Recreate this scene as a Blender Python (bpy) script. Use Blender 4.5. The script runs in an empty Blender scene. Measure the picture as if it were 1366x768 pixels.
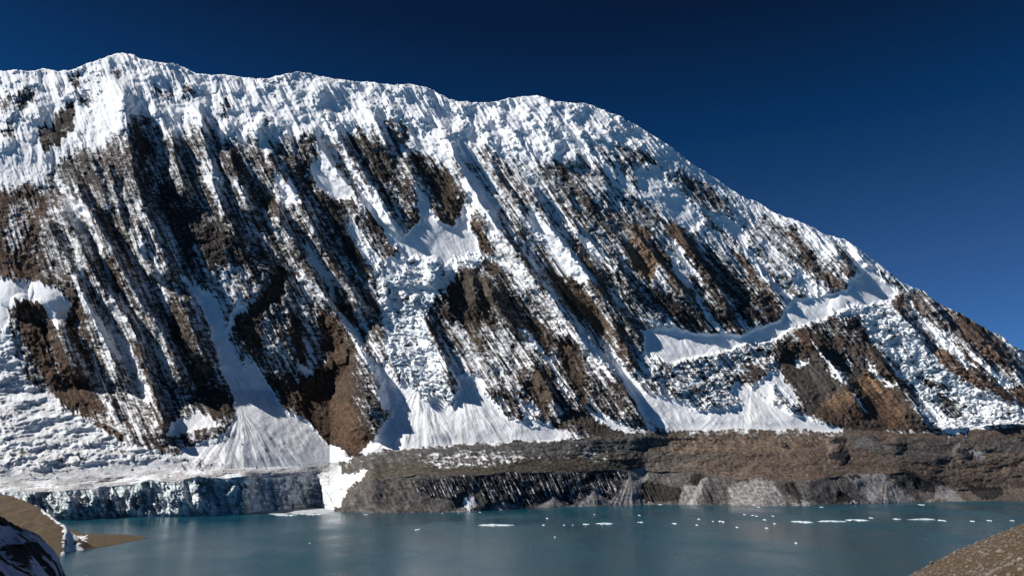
import bpy, math, random
import numpy as np

random.seed(7)
scene = bpy.context.scene
COL = scene.collection
F = 1000.0            # focal length in photo pixels (photo 1366 x 768)
HZ = 620.0            # photo row of the horizon
CAMH = 150.0          # camera height above the lake, metres
TH = math.atan((HZ - 384.0) / F)
cT, sT = math.cos(TH), math.sin(TH)

def ray(px, py):
    """slope of a sight line: (x per metre of depth, z per metre of depth)"""
    a = (px - 683.0) / F
    b = (384.0 - py) / F
    dy = cT - b * sT
    return a / dy, (sT + b * cT) / dy

def water_point(px, py):
    g, t = ray(px, py)
    Y = -CAMH / t
    return g * Y, Y

# ------------------------------------------------------------------ noise
_rng = np.random.RandomState(11)
PERM = _rng.permutation(512).astype(np.int64)
PERM = np.concatenate([PERM, PERM])
ANG = _rng.rand(512) * 2 * np.pi
GX, GY = np.cos(ANG).astype(np.float32), np.sin(ANG).astype(np.float32)

def pn(x, y, seed=0):
    x = np.asarray(x, np.float64) + seed * 37.17
    y = np.asarray(y, np.float64) + seed * 11.31
    xi = np.floor(x); yi = np.floor(y)
    fx = (x - xi).astype(np.float32); fy = (y - yi).astype(np.float32)
    xi = xi.astype(np.int64) & 511; yi = yi.astype(np.int64) & 511
    x1 = (xi + 1) & 511; y1 = (yi + 1) & 511
    h00 = PERM[PERM[xi] + yi]; h10 = PERM[PERM[x1] + yi]
    h01 = PERM[PERM[xi] + y1]; h11 = PERM[PERM[x1] + y1]
    u = fx * fx * fx * (fx * (fx * 6 - 15) + 10)
    v = fy * fy * fy * (fy * (fy * 6 - 15) + 10)
    a = GX[h00] * fx + GY[h00] * fy
    b = GX[h10] * (fx - 1) + GY[h10] * fy
    c = GX[h01] * fx + GY[h01] * (fy - 1)
    d = GX[h11] * (fx - 1) + GY[h11] * (fy - 1)
    a = a + u * (b - a); c = c + u * (d - c)
    return (a + v * (c - a)) * 1.5

def fbm(x, y, seed=0, octv=4, gain=0.5):
    r = 0; am = 1.0; tot = 0
    for i in range(octv):
        r = r + am * pn(x * 2 ** i, y * 2 ** i, seed + i * 3)
        tot += am; am *= gain
    return r / tot

def ridged(x, y, seed=0, octv=3, gain=0.5):
    r = 0; am = 1.0; tot = 0
    for i in range(octv):
        r = r + am * (1 - 2 * np.abs(pn(x * 2 ** i, y * 2 ** i, seed + i * 3)))
        tot += am; am *= gain
    return r / tot

def worley(x, y, seed=0):
    x = np.asarray(x, float) + seed * 17.3; y = np.asarray(y, float) + seed * 5.7
    xi = np.floor(x).astype(np.int64); yi = np.floor(y).astype(np.int64)
    d1 = np.full(x.shape, 9.); d2 = np.full(x.shape, 9.); val = np.zeros(x.shape)
    for i in (-1, 0, 1):
        for j in (-1, 0, 1):
            h = PERM[PERM[(xi + i) & 511] + ((yi + j) & 511)]
            cx = xi + i + .5 + .42 * GX[h]; cy = yi + j + .5 + .42 * GY[h]
            d = (x - cx) ** 2 + (y - cy) ** 2
            n = d < d1
            d2 = np.where(n, d1, np.minimum(d2, d)); val = np.where(n, (h % 97) / 97., val); d1 = np.where(n, d, d1)
    return val, np.sqrt(d2) - np.sqrt(d1)

def sstep(a, b, x):
    t = np.clip((x - a) / (b - a), 0, 1)
    return t * t * (3 - 2 * t)

def line(pts, x):
    p = np.array(pts, float)
    return np.interp(x, p[:, 0], p[:, 1])

# ------------------------------------------------------------------ outlines of the far side
CREST = [(-260,118),(-120,108),(0,95),(20,93),(45,96),(55,92),(80,95),(100,93),(115,84),(122,83),(140,77),(152,72),(165,71),(178,73),(188,79),(210,83),(235,86),(248,92),(262,98),(280,100),(300,100),(328,104),(352,106),(378,99),(400,96),(414,98),(440,105),(470,109),(500,110),(525,113),(545,112),(565,116),(585,124),(600,133),(630,137),(655,137),(680,131),(700,128),(718,127),(730,131),(740,135),(760,138),(780,138),(800,145),(830,156),(860,174),(880,186),(900,200),(930,223),(960,242),(998,267),(1004,266),(1030,282),(1060,294),(1080,301),(1100,313),(1125,318),(1150,335),(1175,354),(1200,375),(1230,388),(1250,402),(1262,410),(1270,413),(1280,416),(1300,429),(1320,441),(1335,447),(1350,460),(1366,467),(1450,500),(1626,552)]
FOOT = [(-260,650),(0,642),(60,640),(200,628),(330,624),(430,620),(470,611),(500,602),(560,597),(640,591),(700,588),(760,585),(860,577),(960,572),(1060,572),(1180,576),(1260,578),(1366,568),(1626,563)]
TOP = [(-260,662),(0,656),(40,656),(100,653),(150,648),(175,646),(200,640),(228,643),(262,635),(300,638),(330,634),(362,637),(400,633),(418,636),(432,650),(448,674),(456,674),(471,659),(496,638),(510,639),(560,632),(600,636),(680,631),(760,629),(830,627),(880,629),(930,631),(960,636),(1000,640),(1060,641),(1100,638),(1150,636),(1200,629),(1230,641),(1262,654),(1300,655),(1366,650),(1626,640)]
SHORE = [(-260,700),(0,695),(80,693),(150,689),(270,687),(325,685),(345,682),(385,679),(420,676),(430,677),(455,682.5),(500,684),(600,683),(700,678),(800,674),(860,672),(1000,674),(1080,674),(1200,670),(1366,667),(1626,664)]
YFOOT = [(-260,2300),(0,2300),(300,2640),(440,3020),(520,3020),(700,3150),(1000,3450),(1366,3800),(1626,4000)]
YCREST = [(-260,4050),(170,4350),(600,4600),(1000,4700),(1200,4550),(1366,4400),(1626,4300)]

# ------------------------------------------------------------------ the grid
cols = np.concatenate([np.arange(-260, -8, 6.0), np.arange(-8, 1374, 1.0), np.arange(1374, 1627, 6.0)])
NB, NFACE, NSHELF, NCLIFF = 14, 540, 100, 60
rows_face = np.linspace(0, 1, NFACE, endpoint=False)
rows_shelf = np.linspace(0, 1, NSHELF, endpoint=False)
rows_cliff = np.linspace(0, 1, NCLIFF)
cj = cols
yr = line(CREST, cj) + 1.3 * pn(cj / 9, cj * 0, 5) + 0.8 * pn(cj / 3.3, cj * 0, 6)
yf = line(FOOT, cj) + 6.0 * fbm(cj / 46, cj * 0 + .2, 8, 4)
def smooth(a, k):
    kk = np.ones(k) / k
    return np.convolve(np.pad(a, (k // 2, k // 2), 'edge'), kk, 'valid')
yc0 = smooth(line(TOP, cj), 9); yc = yc0 + 5 * fbm(cj / 34, cj * 0 + .3, 9, 4)
ys0 = smooth(line(SHORE, cj), 5); ys = ys0 + 1.6
PY = np.concatenate([yr[None] + (yf - yr)[None] * rows_face[:, None],
                     yf[None] + (yc - yf)[None] * rows_shelf[:, None],
                     yc[None] + (ys - yc)[None] * rows_cliff[:, None]], 0)
PX = np.repeat(cj[None], PY.shape[0], 0)
NR, NC = PY.shape
Gr, Tr = ray(PX, PY)
# base depth: planes between knots (1/Y is linear in T on a plane)
Ysh = smooth(-CAMH / ray(cj, ys0)[1], 9)
Ytp = Ysh + 50 + 80 * sstep(440, 520, cj)
Yft = line(YFOOT, cj)
Ycr = line(YCREST, cj)
Tc, Tf, Tt, Ts = ray(cj, smooth(line(CREST, cj), 61))[1], ray(cj, smooth(line(FOOT, cj), 31))[1], ray(cj, yc0)[1], ray(cj, ys0)[1]
zf = Tf * Yft; zc = Tc * Ycr
_l = sstep(500, 440, cj)
Ym = Yft + (0.40 - .12 * _l) * (Ycr - Yft); zm = zf + (0.27 - .14 * _l) * (zc - zf); Tm = zm / Ym
kx = .06; Wx = 1 / Ycr + (1 / Ycr - 1 / Ym) / (Tc - Tm) * kx
W = np.empty_like(PY)
for j in range(NC):
    W[:, j] = np.interp(Tr[:, j], [Ts[j] - .002, Ts[j], Tt[j], Tf[j], Tm[j], Tc[j], Tc[j] + kx],
                        [1 / (Ysh[j] - 8), 1 / Ysh[j], 1 / Ytp[j], 1 / Yft[j], 1 / Ym[j], 1 / Ycr[j], Wx[j]])
YB = 1 / W

# ------------------------------------------------------------------ feature fields
b_ = 0.0005; a_ = 0.33
U = (PX + a_ / b_) * np.exp(-b_ * (PY - 300)) - a_ / b_      # runs across the fall lines
wx = 6 * fbm(PX / 26, PY / 26, 20, 3); wy = 6 * fbm(PX / 26, PY / 26, 30, 3)
XW = PX + wx + 2.6 * pn(PX / 4, PY / 4, 41) + 5 * pn(U / 9, PY / 40, 43)
YW = PY + wy + 2.6 * pn(PX / 4, PY / 4, 42) + (13 * pn(U / 7, PY / 60, 44) + 7 * pn(U / 2.8, PY / 30, 45)) * sstep(570, 545, PY) * (1 - .6 * sstep(820, 950, PX)) * np.clip(.7 + 1.2 * fbm(PX / 60, PY / 50, 46, 2), 0.1, 1.3)
isface = np.zeros_like(PX); isface[:NFACE] = 1
iscliff = np.zeros_like(PX); iscliff[NFACE + NSHELF:] = 1
isleft = sstep(470, 440, PX)
dz_top = PY - yr[None]
hgt = (yf[None] - PY) / (yf - yr)[None]

_wu = 16 * fbm(PX / 80, PY / 100, 60, 3) + 5 * fbm(PX / 22, PY / 26, 61, 3)
UB = U + _wu
RB = ridged(UB / 44, PY / 210, 62, 6, .56)             # branching ribs and gullies
RB2 = ridged(UB / 17, PY / 75, 68, 4, .55)

def sdpoly(pts, X, Y):
    P = np.array(pts, float)
    d = np.full(X.shape, 1e9); inside = np.zeros(X.shape, bool)
    n = len(P)
    for i in range(n):
        ax, ay = P[i]; bx, by = P[(i + 1) % n]
        ex, ey = bx - ax, by - ay
        t = np.clip(((X - ax) * ex + (Y - ay) * ey) / (ex * ex + ey * ey + 1e-9), 0, 1)
        d = np.minimum(d, (X - ax - t * ex) ** 2 + (Y - ay - t * ey) ** 2)
        if ay != by:
            c = ((ay > Y) != (by > Y)) & (X < (bx - ax) * (Y - ay) / (by - ay) + ax)
            inside ^= c
    d = np.sqrt(d)
    return np.where(inside, -d, d)

def region(pts, soft=3.0):
    """index and weight of a soft polygon, with wandering edges"""
    P = np.array(pts, float)
    m = soft + 10
    sel = (PX > P[:, 0].min() - m) & (PX < P[:, 0].max() + m) & (PY > P[:, 1].min() - m) & (PY < P[:, 1].max() + m)
    idx = np.nonzero(sel)
    sd = sdpoly(pts, XW[idx], YW[idx])
    return idx, sstep(soft, -soft, sd)

def paint(field, pts, val, soft=3.0, k=1.0):
    idx, w = region(pts, soft); w = w * k
    if field.ndim == 3:
        field[idx] = field[idx] * (1 - w[:, None]) + np.array(val)[None] * w[:, None]
    else:
        field[idx] = field[idx] * (1 - w) + val * w

S = np.full_like(PX, 0.5)       # snow cover
ICE = np.zeros_like(PX)         # broken glacier ice
SM = np.zeros_like(PX)          # smoothness
RC = np.zeros(PX.shape + (3,))  # bare ground colour
DARK = (0.050, 0.041, 0.036); BROWN = (0.088, 0.058, 0.040); TAN = (0.25, 0.175, 0.11)
RED = (0.125, 0.078, 0.055); GREY = (0.085, 0.080, 0.076); PALE = (0.24, 0.235, 0.225); MOR = (0.085, 0.073, 0.060)
ORG = (0.105, 0.074, 0.054); BLACK = (0.035, 0.035, 0.038); PGREY = (0.21, 0.20, 0.195)
mixn = sstep(-.25, .35, fbm(PX / 40, PY / 40, 50, 4))[..., None]
RC[:] = np.array(DARK) * (1 - mixn) + np.array((0.080, 0.058, 0.044)) * mixn

# upper snow
LT = [(-260,300),(0,258),(50,246),(72,222),(95,205),(135,195),(160,165),(180,152),(215,172),(240,170),(280,155),(300,185),(350,180),(400,178),(450,178),(500,170),(540,198),(600,214),(650,205),(700,215),(740,212),(800,192),(850,195),(900,215),(960,262),(1000,285),(1060,308),(1100,335),(1150,355),(1200,385),(1250,402),(1626,560)]
lt = line(LT, XW) + 10 * pn(U / 9, PY / 60, 55)
S = 0.52 - 0.47 * 0 + 0 * PX
S = np.where(PX > 850, 0.6, S)
S = S + (1.0 - S) * sstep(18, -10, YW - lt)
S = S - .09 * sstep(480, 300, PX) * sstep(-5, 30, YW - lt) + 0.20 * fbm(U / 16, PY / 90, 57, 3) * sstep(-5, 30, YW - lt)

snow_polys = []; rock = []
def rk(v, pts, col=None, soft=6.0): paint(S, pts, v, soft); (paint(RC, pts, col, soft + 2) if col else None)
def sn(pts, v=1.05, sm=1.0, soft=2.5): paint(S, pts, v, soft); paint(SM, pts, sm, soft + 2)
def ic(pts, v=0.9, k=1.0, soft=4): paint(S, pts, v, soft); paint(ICE, pts, k, soft); paint(SM, pts, 0, soft)

# --- rock, left
rk(.10, [(84,146),(95,132),(103,150),(97,175),(78,194),(62,203),(52,187),(58,170),(72,158)], DARK)
rk(.30, [(20,140),(33,118),(45,120),(40,137),(25,147)], DARK)
rk(.35, [(103,132),(120,126),(130,136),(118,142),(105,140)], DARK)
rk(.35, [(8,162),(18,160),(20,184),(10,180)], DARK)
rk(.30, [(92,105),(106,102),(102,118),(94,118)], DARK)
rk(.15, [(68,217),(90,200),(86,215),(70,222)], DARK)
rk(.28, [(60,238),(90,207),(115,195),(132,215),(142,247),(100,250)], DARK)
rk(.22, [(175,150),(200,158),(213,175),(212,200),(196,206),(190,232),(225,252),(200,252),(183,205)], DARK)
rk(.17, [(195,228),(225,248),(262,277),(268,320),(258,362),(246,348),(228,300),(205,255)], DARK)
rk(.14, [(272,300),(300,290),(332,330),(327,357),(292,367),(272,340)], DARK)
rk(.12, [(-200,260),(0,252),(40,247),(62,270),(55,300),(42,330),(57,370),(102,397),(95,432),(60,395),(20,378),(0,368),(-200,380)], BROWN)
rk(.50, [(18,262),(50,270),(36,330),(8,335),(5,300)])
rk(.55, [(55,285),(100,255),(205,400),(225,580),(180,580),(112,430)])
rk(.62, [(180,255),(200,290),(215,340),(230,375),(215,380),(190,345),(170,290)])
rk(.05, [(18,412),(48,402),(65,430),(80,460),(105,500),(130,530),(155,565),(168,588),(130,572),(95,547),(60,512),(38,470),(26,440)], BROWN)
rk(.12, [(85,400),(105,400),(115,450),(122,485),(110,480),(95,440)], BROWN)
rk(.12, [(165,415),(180,430),(196,470),(205,520),(215,570),(205,560),(190,500),(178,460)], BROWN)
rk(.16, [(140,345),(152,350),(163,385),(155,390)], BROWN)
rk(.13, [(222,398),(247,400),(266,440),(285,490),(320,530),(315,545),(290,560),(265,537),(247,490),(230,440)], (0.072,0.055,0.042))
rk(.33, [(262,460),(290,485),(315,520),(312,528),(280,510)])
rk(.60, [(270,362),(342,350),(342,380),(315,412),(295,425),(280,400)])
# --- rock, centre left
rk(.08, [(325,235),(355,245),(370,275),(366,292),(353,302),(345,275),(335,260)], (0.07,0.055,0.042))
rk(.30, [(303,245),(316,270),(325,300),(312,335),(300,300)])
rk(.30, [(345,290),(360,300),(370,340),(350,385),(330,380),(338,330)])
rk(.15, [(390,222),(400,202),(415,217),(440,240),(455,272),(485,345),(480,356),(460,350),(440,300),(412,252)], DARK)
rk(.42, [(418,275),(440,295),(465,350),(440,352),(425,315)])
rk(.12, [(455,262),(480,262),(500,295),(520,300),(540,328),(531,342),(515,346),(490,331),(470,303)], DARK)
rk(.20, [(460,177),(500,187),(515,205),(530,230),(520,247),(500,242),(485,217),(475,207)], DARK)
rk(.25, [(397,175),(415,180),(428,200),(418,205),(400,195)], DARK)
rk(.25, [(330,180),(345,190),(352,215),(340,215)], DARK)
rk(.22, [(512,160),(530,165),(550,177),(545,196),(527,196),(515,180)], DARK)
rk(.13, [(540,207),(560,202),(580,220),(600,232),(605,258),(585,262),(565,240)], DARK)
rk(.05, [(575,240),(595,225),(615,245),(622,290),(616,306),(600,307),(590,290),(580,265)], (0.075,0.056,0.042))
rk(.12, [(525,240),(545,245),(560,270),(580,290),(584,302),(570,307),(548,300),(540,285),(552,275)], DARK)
rk(.10, [(304,190),(318,205),(325,235),(312,225)], DARK)
rk(.22, [(425,342),(447,355),(438,372),(422,360)], (0.16,0.115,0.075))
rk(.22, [(476,343),(495,360),(494,376),(478,370)], (0.18,0.135,0.09))
rk(.35, [(440,375),(455,395),(475,430),(470,450),(450,415)], BROWN)
rk(.10, [(445,385),(460,395),(472,430),(462,430)], BROWN)
rk(.30, [(490,385),(505,390),(510,425),(497,420)])
rk(.04, [(370,355),(382,360),(376,397),(340,424),(318,428),(345,400)], BROWN)
rk(.06, [(302,425),(345,410),(352,440),(352,480),(340,487),(325,475),(316,450)], (0.072,0.053,0.038))
rk(.50, [(350,425),(425,420),(436,480),(380,482),(396,512),(350,492)])
rk(.08, [(385,420),(398,415),(411,480),(396,482)], BROWN)
rk(.05, [(422,412),(440,413),(470,465),(466,492),(440,502),(432,470)], BROWN)
rk(.02, [(385,505),(430,492),(466,455),(480,490),(476,520),(490,560),(502,592),(478,610),(450,602),(420,572),(395,550),(378,530),(355,500)], (0.085,0.058,0.040))
rk(.02, [(440,520),(470,540),(485,590),(475,605),(450,590)], (0.11,0.068,0.045))
rk(.30, [(466,470),(485,480),(500,530),(508,560),(500,590),(480,560),(472,510)], DARK)  # shaded right side of the buttress, its shade put into the rock colour
rk(.25, [(475,430),(487,445),(497,465),(488,465)], BROWN)
# --- rock, centre right
rk(.20, [(622,305),(630,275),(645,290),(655,320),(670,350),(690,370),(700,390),(720,430),(760,470),(780,500),(830,510),(850,540),(861,577),(850,578),(800,547),(760,562),(745,577),(720,548),(700,522),(690,500),(650,470),(640,442),(610,432),(595,450),(575,440),(570,410),(588,390),(600,370),(622,355)], DARK)
rk(.05, [(626,357),(648,368),(660,410),(656,430),(642,408),(632,380)], (0.10,0.08,0.06))
rk(.02, [(598,378),(624,370),(640,400),(645,430),(622,440),(604,422),(594,397)], (0.075,0.062,0.05))
rk(.05, [(626,288),(640,295),(650,330),(672,362),(655,352),(635,315)], (0.15,0.105,0.068))
rk(.10, [(640,450),(652,457),(645,470),(625,457),(620,437)], (0.10,0.075,0.052))
rk(.15, [(590,420),(600,425),(620,450),(632,468),(618,470),(600,445)], (0.07,0.05,0.04))
rk(.10, [(575,415),(590,420),(600,440),(620,465),(600,462),(582,440)], DARK)
rk(.03, [(704,490),(724,485),(737,510),(738,550),(726,562),(710,547),(702,520)], (0.085,0.065,0.05))
rk(.04, [(745,455),(770,460),(780,490),(786,522),(770,532),(755,490)], (0.088,0.066,0.048))
rk(.05, [(700,425),(722,430),(742,455),(730,470),(712,450)], (0.088,0.066,0.048))
rk(.06, [(680,428),(688,430),(695,500),(700,520),(688,500)], BROWN)
rk(.02, [(740,568),(762,545),(790,540),(820,560),(850,577),(800,582)], MOR)
rk(.14, [(652,520),(682,530),(700,558),(695,566),(672,550),(655,530)], (0.06,0.048,0.04))
rk(.15, [(648,518),(660,520),(668,530),(655,528)], DARK)
rk(.72, [(652,300),(668,320),(690,345),(722,395),(715,402),(690,390),(665,350)], GREY)
rk(.03, [(705,318),(735,330),(760,355),(770,380),(790,395),(805,425),(818,452),(812,467),(790,440),(760,410),(740,380),(720,350)], (0.115,0.085,0.058))
rk(.30, [(690,300),(708,318),(720,350),(705,345),(690,320)], GREY)
rk(.35, [(790,375),(815,400),(835,430),(850,460),(850,490),(835,470),(812,430)], GREY)
rk(.03, [(820,425),(832,450),(850,490),(842,490),(822,460)], BROWN)
rk(.25, [(752,305),(770,320),(790,350),(800,370),(830,400),(860,440),(870,462),(855,460),(830,430),(800,390),(770,350)], GREY)
rk(.05, [(762,322),(775,330),(788,352),(808,382),(800,388),(775,350)], (0.15,0.11,0.075))
rk(.30, [(700,250),(740,215),(755,222),(775,250),(800,280),(842,290),(838,312),(800,302),(780,292),(740,285)], GREY)
rk(.12, [(740,222),(752,222),(775,255),(800,280),(790,285),(765,255)], DARK)
rk(.32, [(660,245),(690,270),(720,300),(710,300),(680,280)], GREY)
rk(.20, [(800,275),(825,275),(850,298),(862,312),(840,315),(815,300)], DARK)
rk(.08, [(833,308),(850,297),(872,315),(878,350),(872,372),(855,377),(845,360),(835,340)], TAN)
rk(.02, [(845,320),(866,330),(874,352),(866,372),(852,368),(850,345)], (0.17,0.12,0.08))
rk(.07, [(858,305),(890,340),(920,370),(942,402),(935,412),(900,382),(875,345)], (0.115,0.082,0.055))
rk(.38, [(800,350),(855,378),(900,390),(945,420),(935,450),(880,425),(830,400)], DARK)
rk(.15, [(855,378),(890,385),(935,420),(940,440),(925,447),(895,425),(870,405)], DARK)
rk(.03, [(887,298),(896,294),(925,318),(943,345),(938,357),(920,347),(912,335),(893,315)], (0.10,0.072,0.055))
rk(.18, [(920,347),(945,330),(985,370),(1010,390),(1047,415),(1035,433),(1008,426),(992,449),(960,436),(935,400),(925,370)], DARK)
rk(.18, [(970,303),(985,320),(1002,350),(1022,380),(1040,410),(1020,405),(998,372),(982,345)], BROWN)
rk(.50, [(985,320),(1030,345),(1060,380),(1050,395),(1020,375),(1000,350)], GREY)
rk(.15, [(1042,300),(1060,300),(1070,325),(1090,350),(1120,370),(1137,386),(1110,388),(1088,372),(1070,350),(1055,325)], (0.10,0.07,0.055))
rk(.15, [(1108,320),(1120,325),(1135,345),(1150,375),(1165,392),(1150,392),(1130,360)], (0.09,0.07,0.06))
rk(.45, [(1000,280),(1020,285),(1050,310),(1070,350),(1050,360),(1030,330),(1010,300)], GREY)
rk(.30, [(900,212),(930,238),(960,258),(982,274),(962,277),(930,258),(905,232)], GREY)
rk(.30, [(812,190),(840,195),(870,210),(880,225),(865,233),(840,217)], GREY)
rk(.25, [(820,210),(828,212),(833,237),(826,238)], GREY)
rk(.55, [(778,228),(812,233),(818,252),(792,262),(778,246)], GREY)
rk(.25, [(830,250),(860,270),(887,297),(870,302),(840,277)], GREY)
rk(.35, [(635,190),(650,195),(660,215),(645,215)], GREY)
rk(.40, [(1160,340),(1200,375),(1215,400),(1200,398),(1180,370)], GREY)
# --- right ridge
rk(.22, [(1200,395),(1225,385),(1270,410),(1330,447),(1366,466),(1626,560),(1626,565),(1366,505),(1330,492),(1290,462),(1250,432),(1222,412)], (0.10,0.072,0.062))
rk(.04, [(1268,416),(1285,417),(1322,443),(1312,462),(1296,456),(1278,440)], (0.085,0.062,0.05))
rk(.08, [(1310,470),(1318,447),(1338,446),(1347,470),(1330,480)], (0.19,0.13,0.095))
rk(.10, [(1178,408),(1200,397),(1215,420),(1232,448),(1248,466),(1236,470),(1215,452),(1200,430),(1176,425)], (0.12,0.08,0.062))
rk(.02, [(1205,425),(1218,425),(1248,464),(1236,470),(1212,450)], (0.075,0.068,0.062))
rk(.06, [(1235,472),(1260,460),(1275,470),(1300,490),(1330,510),(1366,520),(1626,562),(1626,566),(1400,556),(1366,546),(1320,525),(1280,507),(1250,487)], (0.105,0.072,0.056))
rk(.06, [(1235,474),(1252,458),(1268,466),(1258,480),(1242,482)], (0.22,0.15,0.11))
rk(.08, [(1272,452),(1282,455),(1305,480),(1330,500),(1310,498),(1290,480)], (0.13,0.09,0.07))

# --- snow
for p in ([(240,362),(262,380),(290,400),(300,430),(310,470),(325,520),(338,547),(318,547),(308,520),(296,490),(282,440),(262,405)],
          [(345,393),(330,408),(315,425),(308,450),(318,480),(332,520),(320,520),(304,470),(302,440),(312,413),(335,398)],
          [(267,545),(285,558),(298,567),(262,575),(224,584),(230,564),(253,553)],
          [(325,480),(345,490),(375,540),(395,552),(440,590),(470,612),(400,625),(330,625),(220,625),(240,600),(300,577),(318,545)],
          [(-20,372),(40,373),(75,385),(92,400),(92,420),(80,434),(65,425),(50,403),(22,398),(14,420),(8,440),(-20,450)],
          [(365,235),(390,238),(403,273),(385,271)],
          [(350,180),(362,200),(352,215),(345,195)],
          [(430,198),(455,225),(472,262),(450,268),(435,257),(410,225)],
          [(452,198),(475,225),(500,257),(535,310),(547,332),(520,330),(495,272),(470,240)],
          [(480,262),(498,272),(510,294),(498,292),(484,277)],
          [(536,325),(556,298),(575,305),(590,300),(605,306),(615,299),(635,318),(641,345),(622,350),(602,355),(590,372),(576,390),(568,402),(530,402),(500,362),(520,350),(533,342)],
          [(552,250),(570,262),(584,290),(592,302),(575,310),(562,300),(556,280)],
          [(617,262),(630,268),(634,285),(622,305),(613,300)],
          [(610,215),(640,240),(660,285),(668,310),(655,300),(635,270),(615,245)],
          [(440,220),(448,225),(475,262),(480,275),(468,262)],
          [(450,415),(470,430),(500,470),(520,500),(536,520),(526,547),(510,547),(504,510),(490,482),(468,450)],
          [(404,308),(420,335),(440,372),(455,402),(447,398),(425,365),(410,340)],
          [(470,290),(490,330),(510,360),(500,365),(480,335),(465,300)],
          [(530,508),(560,518),(605,540),(612,500),(640,500),(652,530),(690,560),(740,577),(762,584),(700,589),(640,592),(560,599),(480,604),(508,572),(528,547)],
          [(690,275),(712,285),(742,310),(766,340),(792,376),(770,374),(745,360),(730,332),(715,315),(702,298)],
          [(768,430),(790,452),(820,472),(845,500),(865,528),(900,545),(940,558),(1000,566),(940,573),(880,567),(852,545),(835,512),(800,475)],
          [(765,308),(785,322),(822,355),(802,352),(780,340)],
          [(690,437),(705,445),(735,478),(745,492),(755,510),(770,535),(774,545),(762,530),(740,500),(720,470)],
          [(640,330),(668,345),(668,350),(645,342)],
          [(862,440),(900,440),(930,452),(990,452),(1040,430),(1060,402),(1100,398),(1150,385),(1190,398),(1186,408),(1130,412),(1110,420),(1060,438),(1030,452),(960,470),(900,480),(860,470)],
          [(985,505),(1005,522),(1022,535),(1060,553),(1125,574),(1000,569),(930,567),(870,545),(862,525),(900,535)],
          [(1004,518),(1022,499),(1042,496),(1068,540),(1052,540),(1034,515),(1024,532)],
          [(1120,395),(1145,365),(1165,355),(1200,392),(1190,398),(1150,390)],
          [(1083,452),(1100,474),(1125,504),(1136,520),(1120,514),(1103,490)],
          [(1150,470),(1165,488),(1196,520),(1186,517),(1160,492)],
          [(1200,503),(1240,520),(1305,562),(1290,567),(1250,560),(1220,535)],
          [(1206,400),(1222,416),(1245,438),(1280,472),(1302,492),(1290,490),(1250,458),(1228,434)],
          [(1286,462),(1300,472),(1322,490),(1356,522),(1340,515),(1310,490)],
          [(885,330),(905,350),(920,370),(928,392),(915,380),(895,350)],
          [(894,312),(912,334),(925,352),(935,372),(920,365),(905,345)],
          [(925,380),(935,395),(950,420),(945,425),(930,400)],
          [(940,280),(990,300),(1000,330),(1040,380),(1065,400),(1050,402),(1020,370),(985,330),(960,300)],
          [(1060,350),(1085,380),(1100,392),(1080,395),(1060,375)],
          [(395,492),(410,484),(421,494),(400,508)],
          [(690,540),(712,555),(745,572),(760,582),(735,580),(705,565)],
          [(682,512),(700,530),(720,548),(712,552),(690,535)],
          [(775,535),(785,535),(800,550),(830,565),(850,580),(836,580),(800,562)]):
    sn(p)
sn([(0,205),(60,150),(120,110),(160,130),(110,165),(85,210),(40,235),(0,238)], 0.95, .4, 8)
sn([(780,138),(860,174),(930,223),(1000,267),(1004,272),(950,250),(890,215),(830,180),(770,160)], 1.0, .8, 8)
sn([(850,225),(880,225),(905,250),(940,290),(920,310),(890,290),(860,265)], 1.0, .7, 4)
sn([(760,180),(790,205),(830,240),(850,262),(830,250),(795,225),(765,200)], 1.0, .6, 4)
sn([(530,125),(570,130),(620,160),(660,200),(630,195),(590,170),(545,145)], 1.0, .7, 8)
rk(.10, [(84,146),(95,132),(103,150),(97,175),(78,194),(62,203),(52,187),(58,170),(72,158)], DARK, 3)
rk(.25, [(18,140),(33,116),(46,120),(42,138),(25,148)], DARK, 3)
rk(.30, [(103,132),(120,126),(130,136),(118,142),(105,140)], DARK, 3)
rk(.30, [(6,162),(18,158),(22,184),(10,182)], DARK, 3)
rk(.25, [(92,105),(106,102),(102,120),(94,120)], DARK, 3)
rk(.35, [(0,128),(10,124),(14,140),(2,150)], DARK, 3)
rk(.35, [(150,95),(158,92),(160,104),(152,106)], DARK, 3)
rk(.45, [(205,118),(222,116),(232,128),(215,132)], DARK, 3)
rk(.40, [(240,118),(256,120),(262,134),(246,132)], DARK, 3)
rk(.35, [(292,140),(300,135),(306,150),(298,165)], DARK, 3)
rk(.40, [(345,150),(354,150),(362,175),(350,168)], DARK, 3)
rk(.35, [(640,196),(652,200),(648,214),(636,206)], DARK, 3)
rk(.35, [(655,205),(680,225),(700,255),(690,258),(668,235)], GREY, 3)
rk(.40, [(600,235),(612,232),(622,262),(612,262)], GREY, 3)
_fx, _fy = XW, YW
XW = PX + .5 * wx; YW = PY + .5 * wy
for p in ([(862,442),(900,436),(930,446),(990,446),(1040,426),(1060,398),(1100,394),(1150,384),(1190,398),(1186,408),(1130,412),(1110,420),(1060,438),(1030,454),(960,470),(900,484),(860,474)],
          [(985,505),(1005,522),(1022,535),(1060,553),(1125,574),(1000,572),(930,570),(870,548),(862,525),(900,535)],
          [(536,322),(556,298),(575,303),(590,296),(605,303),(615,296),(635,316),(641,340),(620,348),(600,352),(560,372),(520,362),(533,342)],
          [(835,500),(865,526),(900,543),(940,556),(1000,568),(940,575),(880,570),(852,548)]):
    sn(p)
XW, YW = _fx, _fy
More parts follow.
